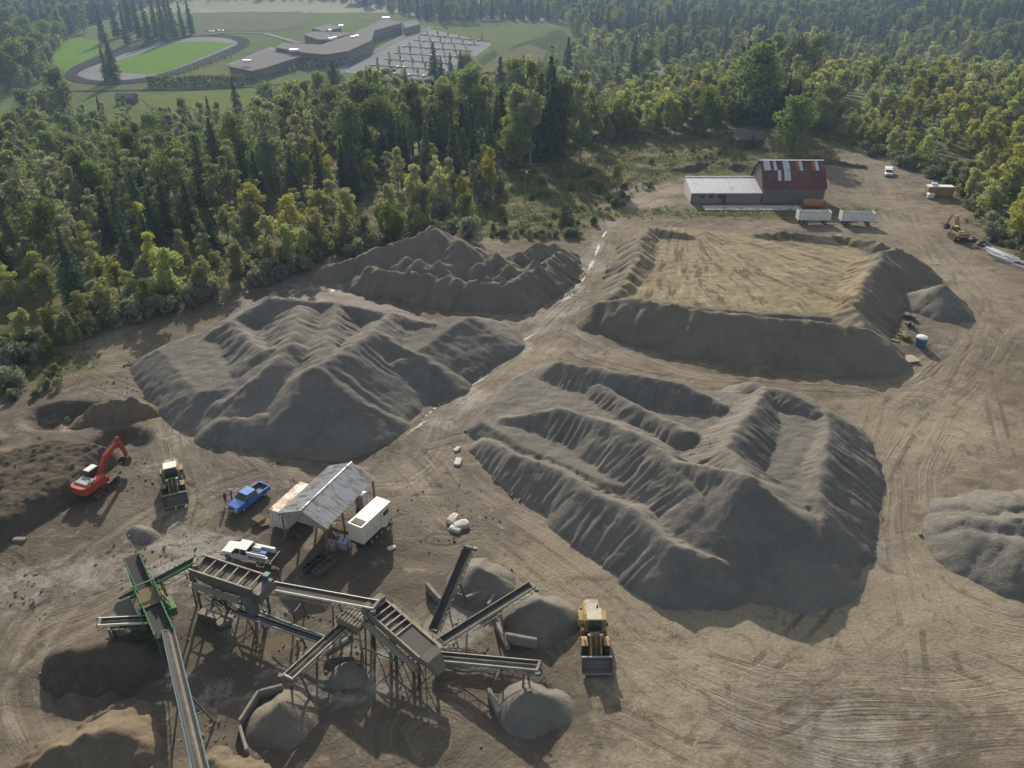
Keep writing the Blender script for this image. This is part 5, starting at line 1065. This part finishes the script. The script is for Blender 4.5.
# water pipes and the gangway under them
def pipe_run(pts, r, mat, label, nm='water_pipe'):
    P = [U(*p) for p in pts]; t = empty(nm, (P[0].x, P[0].y, 0), 0, label, 'pipe'); o = Vector((P[0].x, P[0].y, 0))
    for i in range(len(P)-1):
        s_ = MB().tube(P[i]-o, P[i+1]-o, r, n=8).build('pipe_section', mat, t); MB().tube(P[i+1]-o-(P[i+1]-P[i]).normalized()*.15, P[i+1]-o, r*1.6, n=8).build('flange', STEEL, s_)
    for i, p in enumerate(P): MB().bar(p-o, Vector((p.x-o.x, p.y-o.y, -.1)), .09).build('stand', STEEL, t)
pipe_run([(245, 606, 1.9), (290, 624, 1.9), (334, 640, 1.9)], .11, TEAL, 'teal water pipe crossing between the two screens')
pipe_run([(362, 648, 1.6), (395, 660, 1.6), (424, 652, 2.2)], .09, GREEN, 'green water pipe under the brown screening deck')
conveyor((236, 612, 1.8), (326, 643, 2.4), 'narrow flume channel running beside the teal water pipe', .55, STEEL, GALV, ((.25, .6), (.7, .6)), M_SAND, False, 'flume')
# ------------------------------------------------------------------ old barn with its wing
def planks(parent, x0, x1, y, z0, z1, mat, n, nm='plank', t_=.06):
    w = (x1-x0)/n
    for k in range(n):
        MB().box((x0+w*(k+.5), y+.02*(k % 3), (z0+z1)/2), (w*.93, t_, z1-z0)).build(nm, mat, parent)
BARNW = paint((.13, .12, .11), .9, 0, .5, (.2, .17, .14), .5, spec=.1); BROOF = rusty('barn_red_roof', (.095, .032, .03), (.17, .075, .042), .5, .4, (1, .3, 1)); BPATCH = rusty('bare_sheet', (.46, .48, .52), (.3, .2, .14), .25, .5); ORP = paint((.33, .08, .02), .7)
bM = U(761, 203); bR = U(823, 203); t = empty('old_barn', bM, 0, 'old wooden barn with patched dark red metal gambrel roof', 'barn'); L = (bR-bM).length; D = 12.0; E = 4.2
MB().box((L/2, D/2, E/2-.1), (L-.2, D-.2, E)).build('wall', BARNW, t); planks(t, .05, L-.05, -.02, -.1, E, BARNW, 20)
prof = [(-.5, E-.3), (3.0, E+3.9), (D/2, E+5.9), (D-3.0, E+3.9), (D+.5, E-.3)]
for s in (0, L-.12): MB().prism([(.1, E-.3), (3.1, E+3.7), (D/2, E+5.7), (D-3.1, E+3.7), (D-.1, E-.3)], s, s+.12, 'x').build('gable_wall', BARNW, t)
PATCH = {(1, 1), (2, 1), (4, 1), (7, 1), (8, 1), (12, 1), (16, 1), (17, 1), (5, 0), (7, 0), (8, 0), (11, 1)}; n = 20; pw = (L+.6)/n
for k in range(n):
    xa, xb = -.3+k*pw, -.3+(k+1)*pw-.03
    for j in range(4):
        (ya, za), (yb, zb) = prof[j], prof[j+1]; dz = .03*((k+j) % 2)
        hi = (k, 1 if j == 1 else 0) in PATCH and j < 2
        mat = BPATCH if hi and (k, j) != (11, 1) and not (k == 16) else (ORP if hi else BROOF)
        if hi and j == 0:                                                       # short patch strips only near the top
            ym, zm = ya+(yb-ya)*.45, za+(zb-za)*.45
            MB().add([(xa, ya, za+dz), (xb, ya, za+dz), (xb, ym, zm+dz), (xa, ym, zm+dz)], [(0, 1, 2, 3)]).build('roof_sheet', BROOF, t); ya, za = ym, zm
        MB().add([(xa, ya, za+dz), (xb, ya, za+dz), (xb, yb, zb+dz), (xa, yb, zb+dz)], [(0, 1, 2, 3)]).build('roof_sheet', mat, t)
MB().bar((-.3, D/2, E+5.95), (L+.3, D/2, E+5.95), .5, .08).build('ridge_cap', BPATCH, t)
bL = U(691, 203); t = empty('barn_wing', bL, 0, 'long low barn wing with smooth white metal roof', 'barn wing'); L = (bM-bL).length-.15; D = 9.0
MB().box((L/2, D/2, 1.5), (L-.2, D-.2, 3.0)).build('wall', BARNW, t); planks(t, .05, L-.05, -.02, -.1, 3.0, paint((.24, .17, .145), .9, 0, .5, (.14, .12, .11)), 24)
ROOFW = rusty('pale_roof', (.42, .43, .45), (.36, .31, .28), .3, .3); n = 12; w = (L+.4)/n
for k in range(n): xa, xb = -.3+k*w, -.3+(k+1)*w-.04; dz = .02*(k % 2); MB().add([(xa, -.5, 2.9+dz), (xb, -.5, 2.9+dz), (xb, D+.2, 4.7+dz), (xa, D+.2, 4.7+dz)], [(0, 1, 2, 3)]).build('roof_sheet', ROOFW, t)
MB().bar((-.3, -.5, 2.82), (L+.1, -.5, 2.82), .14, .14).build('gutter', WHITE, t); MB().bar((-.3, D+.2, 4.8), (L+.1, D+.2, 4.8), .3, .2).build('ridge_board', WHITE, t); MB().prism([(-.5, 2.7), (D+.2, 4.55), (D, 0), (0, 0)], -.28, -.2, 'x').build('gable_wall', WHITE, t)
MB().box((L*.46, -.1, 1.1), (1.2, .06, 2.2)).build('doorway', DARK, t)
for k in range(3): MB().box((L*(.15+.13*k), -.1, 1.8), (1.2, .06, .8)).build('window', GLASS, t)
o = MB().box((0, 0, .12), (26, 3.8, .3)).build('concrete_apron', paint((.4, .39, .37), .9, 0, .4)); o.location = U(752, 208.5); tag(o, 'long pale concrete apron in front of the barn', 'concrete slab')
m = MB()
for k in range(9): m.bar((-10+k*1.6, 0, 0), (-10+k*1.6, 0, 1.1), .12)
m.bar((-10, 0, .9), (2.8, 0, .9), .08).bar((-10, 0, .5), (2.8, 0, .5), .08); o = m.build('feed_rail', WOOD); o.location = U(748, 213); tag(o, 'low broken feed rail in front of the concrete apron', 'railing')
# orange tank
t = empty('orange_tank', U(812, 208), R(-6), 'rusty orange cylindrical tank behind the dump trailers', 'tank'); 
MB().loft([[(x, 1.1*s*math.cos(i*math.pi/8), 1.35+1.1*s*math.sin(i*math.pi/8)) for i in range(16)] for x, s in ((-2.7, .2), (-2.55, .75), (-2.2, 1), (2.2, 1), (2.55, .75), (2.7, .2))]).build('shell', ORANGE, t, True)
for x in (-1.5, 1.5): MB().box((x, 0, .35), (.3, 1.6, .7)).build('saddle', DARK, t)
MB().tube((0, 0, 2.4), (0, 0, 2.7), .3).build('manhole', ORANGE, t)
t = empty('yellow_skip', U(815, 157), 0, 'small yellow steel bin behind the barn', 'bin')
m = MB()
for s in (-1, 1): m.box((s*2.2, 0, 1.6), (.15, 2.0, 1.8)).box((0, s*1.0, 1.4), (4.4, .12, 1.2))
m.build('shell', YELLOW, t); MB().box((0, 0, .8), (4.2, 1.9, .12)).build('floor', DARK, t)
t = empty('tank_container', U(938, 196), R(-4), 'orange brown box tank with white top by the right wood', 'tank'); MB().cbox((0, 0, 1.5), (7, 2.6, 2.6), .2).build('box', paint((.27, .165, .04), .6, 0, .5), t); MB().box((0, 0, 2.85), (6.8, 2.3, .14)).build('roof', WHITE, t); MB().box((0, -1.35, .15), (7, .2, .3)).box((0, 1.2, .15), (7, .2, .3)).build('skids', DARK, t); MB().box((-1.5, .6, 3.2), (1.6, .8, .6)).build('vent_box', WHITE, t)
t = empty('white_tote', U(930, 198), 0, 'small white tote in front of the orange brown box tank', 'tote'); MB().cbox((0, 0, .7), (1.8, 1.2, 1.3), .15).build('tank', WHITE, t); MB().box((0, 0, .05), (1.9, 1.3, .1)).build('pallet', WOOD, t)
# pipe and scrap rows at the right edge
pd_ = heading(U(985, 252), U(1024, 268)); W2 = paint((.55, .57, .58), .5, .2, .25)
for k in range(14):
    tq = random.random(); c = U(992+tq*24, 253+tq*11+random.gauss(0, 2.2)); L = random.uniform(5, 9)
    o = MB().tube((-L/2, 0, 0), (L/2, 0, 0), .16, n=8).tube((-L/2-.01, 0, 0), (-L/2+.25, 0, 0), .2, n=8).build('steel_pipe', W2 if k % 4 else GALV); o.location = c+Vector((0, 0, .2+.16*(k % 4))); o.rotation_euler = (0, 0, pd_+random.uniform(-.15, .15)); tag(o, 'long pale steel pipe lying in the heap at the right edge', 'pipe', 'pipes heaped at the right edge')
for k in range(9):
    c = U(966+random.uniform(0, 40), 238+random.uniform(0, 14)); o = MB().cbox((0, 0, .3), (random.uniform(1, 2.6), random.uniform(.6, 1.4), random.uniform(.5, 1.1)), .05).box((.2, .1, .9), (.7, .3, .3)).build('scrap_part', (STEEL, DARK, GALV)[k % 3]); o.location = c; o.rotation_euler = (0, 0, random.uniform(0, 3)); tag(o, 'grey scrap machine part lying between the yellow excavator and the pipes', 'scrap', 'scrap beside the yellow excavator')
# junk at the foot of the pad
for px, py, m_, s_, l in [(907, 318, DARK, 1.6, 'black burnt drum heap at the foot of the pad'), (912, 327, DARK, 1.3, 'dark scrap heap between black drums and blue barrel'), (904, 338, paint((.16, .17, .03), .9), 1.4, 'mossy green scrap beside the blue barrel')]:
    t = empty('scrap_heap', U(px, py), .4, l, 'scrap'); 
    for k in range(7): MB().cbox((random.uniform(-1, 1)*s_*.6, random.uniform(-1, 1)*s_*.6, .25+random.uniform(0, .4)), (random.uniform(.4, 1.1)*s_*.7, random.uniform(.3, .9)*s_*.7, random.uniform(.3, .7)), .04, Matrix.Rotation(random.uniform(0, 3), 3, 'Z')).build('scrap_piece', m_ if k % 3 else STEEL, t)
t = empty('blue_barrel', U(920, 345), 0, 'blue barrel under a white cover near the black scrap', 'barrel'); MB().tube((0, 0, 0), (0, 0, 1.5), .95, n=14).build('drum', paint((.05, .09, .2), .5), t); MB().loft([[(r*math.cos(i*math.pi/6), r*math.sin(i*math.pi/6), z) for i in range(12)] for r, z in ((1.0, 1.45), (.9, 1.7), (.4, 1.85))]).build('cover', WHITE, t)
slab(U(905, 360), .2, 4.2, .25, 2.4, 'pale tan concrete slab lying flat near the scrap', 0, paint((.36, .29, .21), .9)); slab(U(893, 341), -.7, 2.0, .3, .6, 'short pale beam lying left of the mossy scrap')
# ruined shed, utility poles
rd = U(748, 147); t = empty('ruined_shed', G(746, 146), R(4), 'dark weathered shed under the trees above the barn', 'shed'); L, D = 10, 6
DW = paint((.06, .055, .055), .95, 0, .4); MB().box((0, 0, 1.5), (L-.2, D-.2, 3.0)).build('wall', DW, t); planks(t, -L/2, L/2, -D/2, 0, 3, DW, 14)
for k in range(10):
    xa = -L/2-.3+k*(L+.6)/10; xb = xa+(L+.6)/10-.04
    for s in (-1, 1): MB().add([(xa, s*(D/2+.4), 2.8+.03*(k % 2)), (xb, s*(D/2+.4), 2.8+.03*(k % 2)), (xb, 0, 5.2+.03*(k % 2)), (xa, 0, 5.2+.03*(k % 2))], [(0, 1, 2, 3)]).build('roof_sheet', paint((.09, .085, .09), .8), t)
for s in (-1, 1): MB().prism([(-D/2, 2.9), (D/2, 2.9), (0, 5.1)], s*L/2-.05, s*L/2+.05, 'x').build('gable_wall', BARNW if s < 0 else DW, t)
poles = [(525, 204, 9.5, 'utility pole with crossarm and box at the wood edge'), (733, 163, 8.5, 'utility pole left of the ruined shed'), (651, 178, 5, 'short post beside the lone small tree')]
PT = []
for px, py, hgt, l in poles:
    p = G(px, py); t = empty('utility_pole', p, R(8), l, 'utility pole'); MB().tube((0, 0, -.3), (0, 0, hgt), .17, .11, 8).build('pole', WOOD, t); PT.append(p+Vector((0, 0, hgt-.3)))
    if hgt > 8:
        a_ = MB().bar((-1.2, 0, hgt-.4), (1.2, 0, hgt-.4), .14).build('crossarm', WOOD, t); MB().cbox((.45, 0, hgt-1.0), (.5, .45, .7), .05).build('transformer', GALV, t)
        for x in (-1.1, 0, 1.1): MB().tube((x, 0, hgt-.35), (x, 0, hgt-.12), .06, n=6).build('insulator', GALV, a_)
# ------------------------------------------------------------------ puddles
t = NT('puddle'); t.bump(t.noise(t.coord(), 2.5, 2), .03, .02); t.fin((.13, .105, .07), .09, 0, .35); M_PUD = t.m
def blobsheet(c, rx, ry, n, seed, rot=0.):
    rs_ = np.random.default_rng(seed); a = np.linspace(0, 2*math.pi, n, endpoint=False); r = 1+.28*np.cos(2*a+rs_.uniform(0, 6))*rs_.uniform(.3, 1)+.22*np.cos(3*a+rs_.uniform(0, 6))+.15*np.cos(5*a+rs_.uniform(0, 6))+.08*np.cos(9*a+rs_.uniform(0, 6))
    x, y = rx*r*np.cos(a), ry*r*np.sin(a); return [(float(p*math.cos(rot)-q*math.sin(rot)), float(p*math.sin(rot)+q*math.cos(rot))) for p, q in zip(x, y)]
def gz(x, y):
    i = int(np.argmin(np.abs(gx-x))); j = int(np.argmin(np.abs(gy-y))); return float(Z.reshape(ny, nx)[max(j-1, 0):j+2, max(i-1, 0):i+2].max())
for k, (px, py, rx, ry, rot, l) in enumerate(PUD):
    c = U(px, py); P = blobsheet(c, rx, ry, 40, k+5, rot); m = MB(); m.add([(x, y, 0) for x, y in P], [tuple(range(len(P)))]); o = m.build('puddle', M_PUD); o.location = (c.x, c.y, PUDZ[k]+.012); tag(o, l, 'puddle', kind='structure')
# ------------------------------------------------------------------ the valley: lawns, running track, car park, school
VZ = -26.0
def catmull(P, n=5):
    out = []
    for i in range(len(P)):
        p0, p1, p2, p3 = P[i-1], P[i], P[(i+1) % len(P)], P[(i+2) % len(P)]
        for k in range(n): t = k/n; out.append(.5*((2*p1)+(p2-p0)*t+(2*p0-5*p1+4*p2-p3)*t*t+(3*p1-p0-3*p2+p3)*t**3))
    return out
def sheet(name, poly, mat, label, lift, smooth=False):
    P = [U(a, b, VZ) for a, b in poly]
    if smooth: P = catmull(P)
    me = bpy.data.meshes.new(name); c = sum(P, Vector())/len(P); me.from_pydata([(p.x-c.x, p.y-c.y, 0) for p in P], [], [tuple(range(len(P)))])
    bm = bmesh.new(); bm.from_mesh(me); bmesh.ops.triangulate(bm, faces=bm.faces); bm.to_mesh(me); bm.free()
    o = link(name, me, mat); o.location = (c.x, c.y, VZ+lift); return tag(o, label, kind='structure')
def turf(name, a, b, c, sc=.02):
    t = NT(name); v = t.coord(); n = t.noise(v, sc, 5, .65, .8); f = t.noise(v, sc*9, 4, .7); col = t.mix(t.ramp(n, .38, .62), a, b); col = t.mix(t.ramp(f, .42, .7, 0, .7), col, c); return t.fin(col, 1, 0, 0)
LAWN = turf('lawn', (.095, .165, .03), (.11, .18, .034), (.078, .14, .026)); MEAD = turf('meadow', (.085, .112, .04), (.115, .128, .055), (.07, .09, .032)); FALL = turf('fallow', (.115, .105, .065), (.09, .095, .048), (.135, .12, .075)); SCRUB = turf('scrub', (.045, .065, .03), (.07, .085, .035), (.03, .045, .02), .06)
ASPH = turf('asphalt', (.075, .075, .078), (.095, .094, .095), (.065, .065, .066), .05); TRKM = turf('track_surface', (.045, .042, .043), (.055, .052, .052), (.04, .038, .038), .05); PALE = turf('pale_paving', (.17, .168, .165), (.2, .198, .192), (.145, .143, .14), .05)
sheet('field_lawn', [(-320, 122), (-320, 24), (50, 14), (200, 3), (330, 2), (440, 20), (565, 20), (600, 48), (575, 100), (300, 130), (100, 136)], MEAD, 'pale green meadow across the valley floor', .2)
sheet('field', [(196, 30), (205, 14), (250, 9), (312, 12), (306, 27), (270, 32), (215, 31)], FALL, 'tan mown playing field behind the track', .5)
sheet('lawn', [(50, 62), (58, 44), (78, 38), (98, 42), (100, 54), (85, 62), (66, 74)], LAWN, 'green lawn left of the running track', .5)
sheet('running_track', [(65, 76), (71, 69), (88, 61), (112, 52), (150, 42), (193, 34.5), (225, 35), (246, 39), (250, 44), (238, 52), (213, 63), (182, 74), (150, 82), (115, 85), (85, 84), (70, 81)], TRKM, 'dark oval running track', .6, True)
sheet('track_apron', [(78, 76), (84, 71), (104, 63), (130, 53), (162, 44), (195, 38), (222, 38.5), (236, 42), (236, 46), (222, 52), (198, 62), (172, 71.5), (146, 78.5), (116, 81.5), (92, 81)], PALE, 'pale paved apron inside the running track', .75, True)
sheet('infield_grass', [(118, 62), (146, 52), (180, 43), (206, 42), (233, 44.5), (222, 50), (196, 61), (166, 73), (150, 75.5), (122, 73), (96, 71.5)], LAWN, 'bright green playing field inside the track', .9)
sheet('grass_slope', [(150, 108), (140, 98), (190, 92), (260, 88), (330, 82), (360, 88), (330, 102), (270, 116), (200, 122)], turf('pale_grass', (.1, .125, .035), (.125, .14, .045), (.08, .1, .03)), 'sunlit pale grass strip in front of the school', .5)
sheet('scrub_field', [(478, 60), (500, 46), (530, 36), (560, 30), (582, 48), (570, 72), (520, 78), (490, 74)], SCRUB, 'bramble covered slope right of the car park', .6); sheet('dry_grass', [(470, 76), (505, 52), (530, 45), (548, 52), (540, 66), (500, 80)], FALL, 'dry tan grass patch right of the car park', .8); sheet('lawn', [(490, 44), (500, 29), (545, 27), (548, 36), (520, 44), (498, 56)], MEAD, 'small green lawn at the top edge of the car park', .8)
sheet('parking_lot', [(340, 73), (352, 66), (408, 35), (428, 29), (494, 44), (442, 81), (400, 79)], turf('lot', (.18, .18, .18), (.21, .21, .21), (.15, .15, .15), .06), 'grey paved car park beside the school', .5)
def road(name, pts, w, mat, label, lift=.55):
    P = [U(a, b, VZ) for a, b in pts]; m = MB(); Lp = []; Rp = []
    for i, p in enumerate(P):
        d = (P[min(i+1, len(P)-1)]-P[max(i-1, 0)]).normalized(); nrm = Vector((-d.y, d.x, 0))*w/2; Lp.append(p+nrm); Rp.append(p-nrm)
    for i in range(len(P)-1): m.add([Lp[i], Lp[i+1], Rp[i+1], Rp[i]], [(0, 1, 2, 3)])
    o = m.build(name, mat); o.location = (0, 0, lift); return tag(o, label, kind='structure')
road('driveway', [(338, 76), (345, 66), (375, 52), (405, 36), (432, 28)], 7, PALE, 'pale driveway between school and car park', .8); road('road', [(190, 36), (230, 33), (265, 34), (290, 41), (300, 44)], 8, PALE, 'pale service road behind the school', .8); road('road', [(95, 14), (150, 9), (230, 6), (290, 8), (308, 14)], 9, PALE, 'pale road at the far end of the playing field', .8); road('road', [(20, 92), (120, 91), (200, 90), (270, 86), (345, 80)], 6, ASPH, 'dark lane passing in front of the running track', .7); road('path', [(232, 66), (252, 58), (275, 48)], 12, PALE, 'pale paved yard beside the school front wing', .65)
sc_ = empty('school_building', U(320, 50, VZ), 0, 'large school building of joined low wings with grey roofs', 'school'); SO = sc_.location.copy()
SW = paint((.11, .09, .075), .85, 0, .3, (.16, .13, .1), .1); SR = paint((.17, .162, .155), 1, 0, .3, (.21, .2, .19), .05, spec=0); wv = MB().box((0, 0, 0), (3.4, .3, 1.9)).mesh('window'); wv.materials.append(GLASS)
def wing(px, hgt, roofm=SR):
    top = [U(a, b, VZ+hgt)-SO for a, b in px]; n = len(top); z0 = VZ-SO.z
    w = MB().add([(p.x, p.y, z0) for p in top]+[(p.x, p.y, z0+hgt-.6) for p in top], [(i, (i+1) % n, n+(i+1) % n, n+i) for i in range(n)]).build('wall', SW, sc_)
    c = sum(top, Vector())/n; tt = [c+(p-c)*1.02 for p in top]
    MB().add([(p.x, p.y, z0+hgt-.7) for p in tt]+[(p.x, p.y, z0+hgt) for p in tt], [tuple(range(n, 2*n)), tuple(range(n))]+[(i, (i+1) % n, n+(i+1) % n, n+i) for i in range(n)]).build('roof', roofm, sc_)
    area = sum(top[i].x*top[(i+1) % n].y-top[(i+1) % n].x*top[i].y for i in range(n))
    for i in range(n):
        a, b = top[i], top[(i+1) % n]; d = (b-a); L = d.xy.length
        if L < 10: continue
        nr = Vector((d.y, -d.x, 0)).normalized()*(1 if area > 0 else -1)
        if nr.dot(Vector((-(SO.x+a.x), -(SO.y+a.y), 0))) <= 0: continue
        for k in range(int(L/6)):
            for lv in range(2 if hgt > 8 else 1):
                p = a+d*((k+.5)/int(L/6))+nr*.1; o = bpy.data.objects.new('window', wv); COL.objects.link(o); o.parent = w; o.location = (p.x, p.y, z0+2+lv*3.6); o.rotation_euler = (0, 0, math.atan2(d.y, d.x))
wing([(229, 66), (239.5, 60.5), (267, 50), (287, 52.5), (304, 55), (265, 67.5), (252, 70.5)], 8)
wing([(276, 47), (284.5, 42.8), (321.6, 44.5), (354.8, 33), (360.6, 29.5), (384, 18.8), (401.6, 22.7), (374, 30.5), (371, 40.2), (348, 50.6), (325.5, 54), (304, 52)], 11)
wing([(304, 34.4), (313.7, 31.5), (345, 32.5), (352, 33.2), (329.4, 39.3), (317.7, 39.3)], 9); wing([(311.8, 28), (329.4, 24), (341, 27.5), (323.5, 31.2)], 8); wing([(402.5, 22.5), (417, 19.5), (420, 24), (405, 28)], 8)
for px, py, s_ in [(331, 39.5, 4), (335, 38.5, 3), (353, 38, 3.5), (357, 37, 3.5), (294, 51, 7), (247, 62, 6), (386, 18.5, 8), (341, 26.5, 5), (330, 31, 3)]: p = U(px, py, VZ+10.8)-SO; MB().box((p.x, p.y, p.z+.6), (s_, s_*.6, 1.8)).build('rooftop_unit', WHITE, sc_)
# parked cars
CW = [paint(c, .3, 0, .05, spec=.5) for c in ((.4, .4, .4), (.03, .03, .035), (.25, .26, .28), (.3, .03, .03), (.04, .08, .2))]
def carp(m_):
    t = empty('parked_car', (0, 0, 0), 0, 'x', 'car', 'cars parked beside the school'); MB().loft([[(x, -.88, .3), (x, .88, .3), (x, .9, z), (x, -.9, z)] for x, z in ((-2.2, .7), (-1.9, .95), (1.0, .95), (2.1, .75), (2.2, .5))]).build('body', m_, t); MB().loft([[(-1.7, -.8, .9), (1.0, -.8, .9), (1.0, .8, .9), (-1.7, .8, .9)], [(-1.2, -.65, 1.45), (.3, -.65, 1.45), (.3, .65, 1.45), (-1.2, .65, 1.45)]]).build('cabin', GLASS, t)
    for x in (-1.4, 1.4):
        for s in (-1, 1): MB().tube((x, s*.7, .32), (x, s*.9, .32), .32, n=10).build('wheel', RUBBER, t)
    return t
CN = ('white', 'black', 'grey', 'red', 'blue'); protos = [carp(m_) for m_ in CW]; usedp = set()
ROWS = [((360, 72), (438, 78)), ((372, 66), (444, 71)), ((384, 60), (452, 65)), ((394, 54), (462, 58)), ((404, 47), (472, 52)), ((414, 41), (480, 46)), ((422, 35), (488, 42))]
for r, (a, b) in enumerate(ROWS):
    A_, B_ = U(*a, VZ), U(*b, VZ); dd = (B_-A_); hh = math.atan2(dd.y, dd.x)+R(90)
    m = MB().bar(A_, B_, 2.2, .5).build('planted_median', SCRUB); m.location = (0, 0, .6); tag(m, f'narrow planted strip number {r+1} from the front of the car park', 'planting strip', kind='structure')
    for k in range(int(dd.length/6)):
        if random.random() < .5: continue
        ci = random.choice((0, 0, 1, 2, 2, 3, 4)); p = A_+dd*((k+.5)/int(dd.length/6))+Vector((dd.y, -dd.x, 0)).normalized()*4.2; p.z = VZ+.55
        lb = f'{CN[ci]} car parked in the lot beside the school'
        if ci not in usedp: usedp.add(ci); o = protos[ci]; o.location = p; o.rotation_euler = (0, 0, hh); o['label'] = lb
        else: o = dup(protos[ci], p, hh, lb)
    for k in range(6): p = A_+dd*((k+.5)/6); plant('gold' if (k+r) % 4 == 0 else 'alder', p, random.uniform(5, 8.5), 'small young tree on a planted strip of the car park', 'young trees in the car park', 'tree', .7)
for px, py in [(209, 32), (212, 31.5), (218, 31), (222, 31)]: o = dup(protos[(px) % 2], U(px, py, VZ+.8), 0, 'car parked at the far end of the running track'); o['group'] = 'cars at the far end of the track'
for i in range(22): u = 240+i*5; plant('alder', U(u, 76-.08*(u-240)+random.uniform(-1.5, 1.5), VZ), random.uniform(4, 8), 'small young tree along the front of the school', 'young trees in front of the school', 'tree', .7)
for i in range(12): u = 160+i*6.5; plant('alder', U(u, 82-(u-160)*.33, VZ), random.uniform(4, 7), 'small tree between track and school yard', 'small trees beside the track', 'tree', .9)
# hedge, little barn, far house
rs_ = np.random.default_rng(5); a, b = U(148, 88, VZ), U(245, 86, VZ); n = 2600; Lh = (b-a).length; P = np.stack([rs_.uniform(-Lh/2, Lh/2, n), rs_.uniform(-1.6, 1.6, n), rs_.uniform(0, 7.5, n)], -1); v, f = cards(P, np.tile([0, -.6, .6], (n, 1)), 1.1, rs_, 1.0)
me = bpy.data.meshes.new('hedge'); fill_mesh(me, v, f, False); o = link('hedge', me, LM['dark']); o.location = (a+b)/2; o.rotation_euler = (0, 0, heading(a, b)); tag(o, 'long dark clipped hedge in front of the track', 'hedge')
def hut(nm, p, rz, L, D, E, H, wm, rm, label, cat):
    t = empty(nm, p, rz, label, cat); MB().box((0, 0, E/2), (L, D, E)).build('wall', wm, t)
    for s in (-1, 1): MB().add([(-L/2-.4, s*(D/2+.5), E-.2), (L/2+.4, s*(D/2+.5), E-.2), (L/2+.4, 0, H), (-L/2-.4, 0, H)], [(0, 1, 2, 3)]).build('roof_slope', rm, t); MB().prism([(-D/2, E), (D/2, E), (0, H-.15)], s*L/2-.1, s*L/2, 'x').build('gable_wall', wm, t)
    MB().box((0, -D/2-.05, 1.2), (2.2, .1, 2.4)).build('door', DARK, t); MB().box((-L*.3, -D/2-.05, 1.7), (1.4, .1, 1.2)).build('window', GLASS, t)
hut('small_barn', U(128, 104, VZ), .1, 11, 8, 4, 6.5, DW, paint((.12, .13, .15), .7), 'small dark barn on the pale grass in front of the track', 'barn')
hut('far_house', G(655, 80), .2, 12, 8, 4, 6.5, WHITE, paint((.7, .7, .7), .5), 'small white house in the clearing behind the bright wood', 'house')
# ------------------------------------------------------------------ haze
hz = MB().box((0, 1350, 48), (5300, 4200, 300)).build('haze', None); hz.hide_select = True
t = NT('haze'); t.n.remove(t.b); pv = t.node('ShaderNodeVolumePrincipled')
pv.inputs['Color'].default_value = (.5, .7, 1, 1); pv.inputs['Density'].default_value = .00012; pv.inputs['Anisotropy'].default_value = .2
t.L(pv.outputs[0], t.out.inputs['Volume']); hz.data.materials.append(t.m)
tag(hz, 'thin pale haze over the valley', kind='stuff')

# things that look alike are told apart by their order in view
share = {}
for o in list(scn.objects):
    if o.parent is None and o.get('label') and not o.get('kind'): share.setdefault(o['label'], []).append(o)
TEN = ('twenty', 'thirty', 'forty', 'fifty', 'sixty', 'seventy', 'eighty', 'ninety')
for lb, os_ in share.items():
    if len(os_) < 2 or len(os_) > 99: continue
    os_.sort(key=lambda o: proj(o.location.x, o.location.y, o.location.z)[0])
    for i, o in enumerate(os_):
        k = i+1; o['label'] = lb+', '+(ORD[i] if k <= 20 else TEN[k//10-2]+'-'+ORD[k % 10-1] if k % 10 else TEN[k//10-2][:-1]+'ieth')+' from the left'
        if 'group' not in o: o['group'] = lb
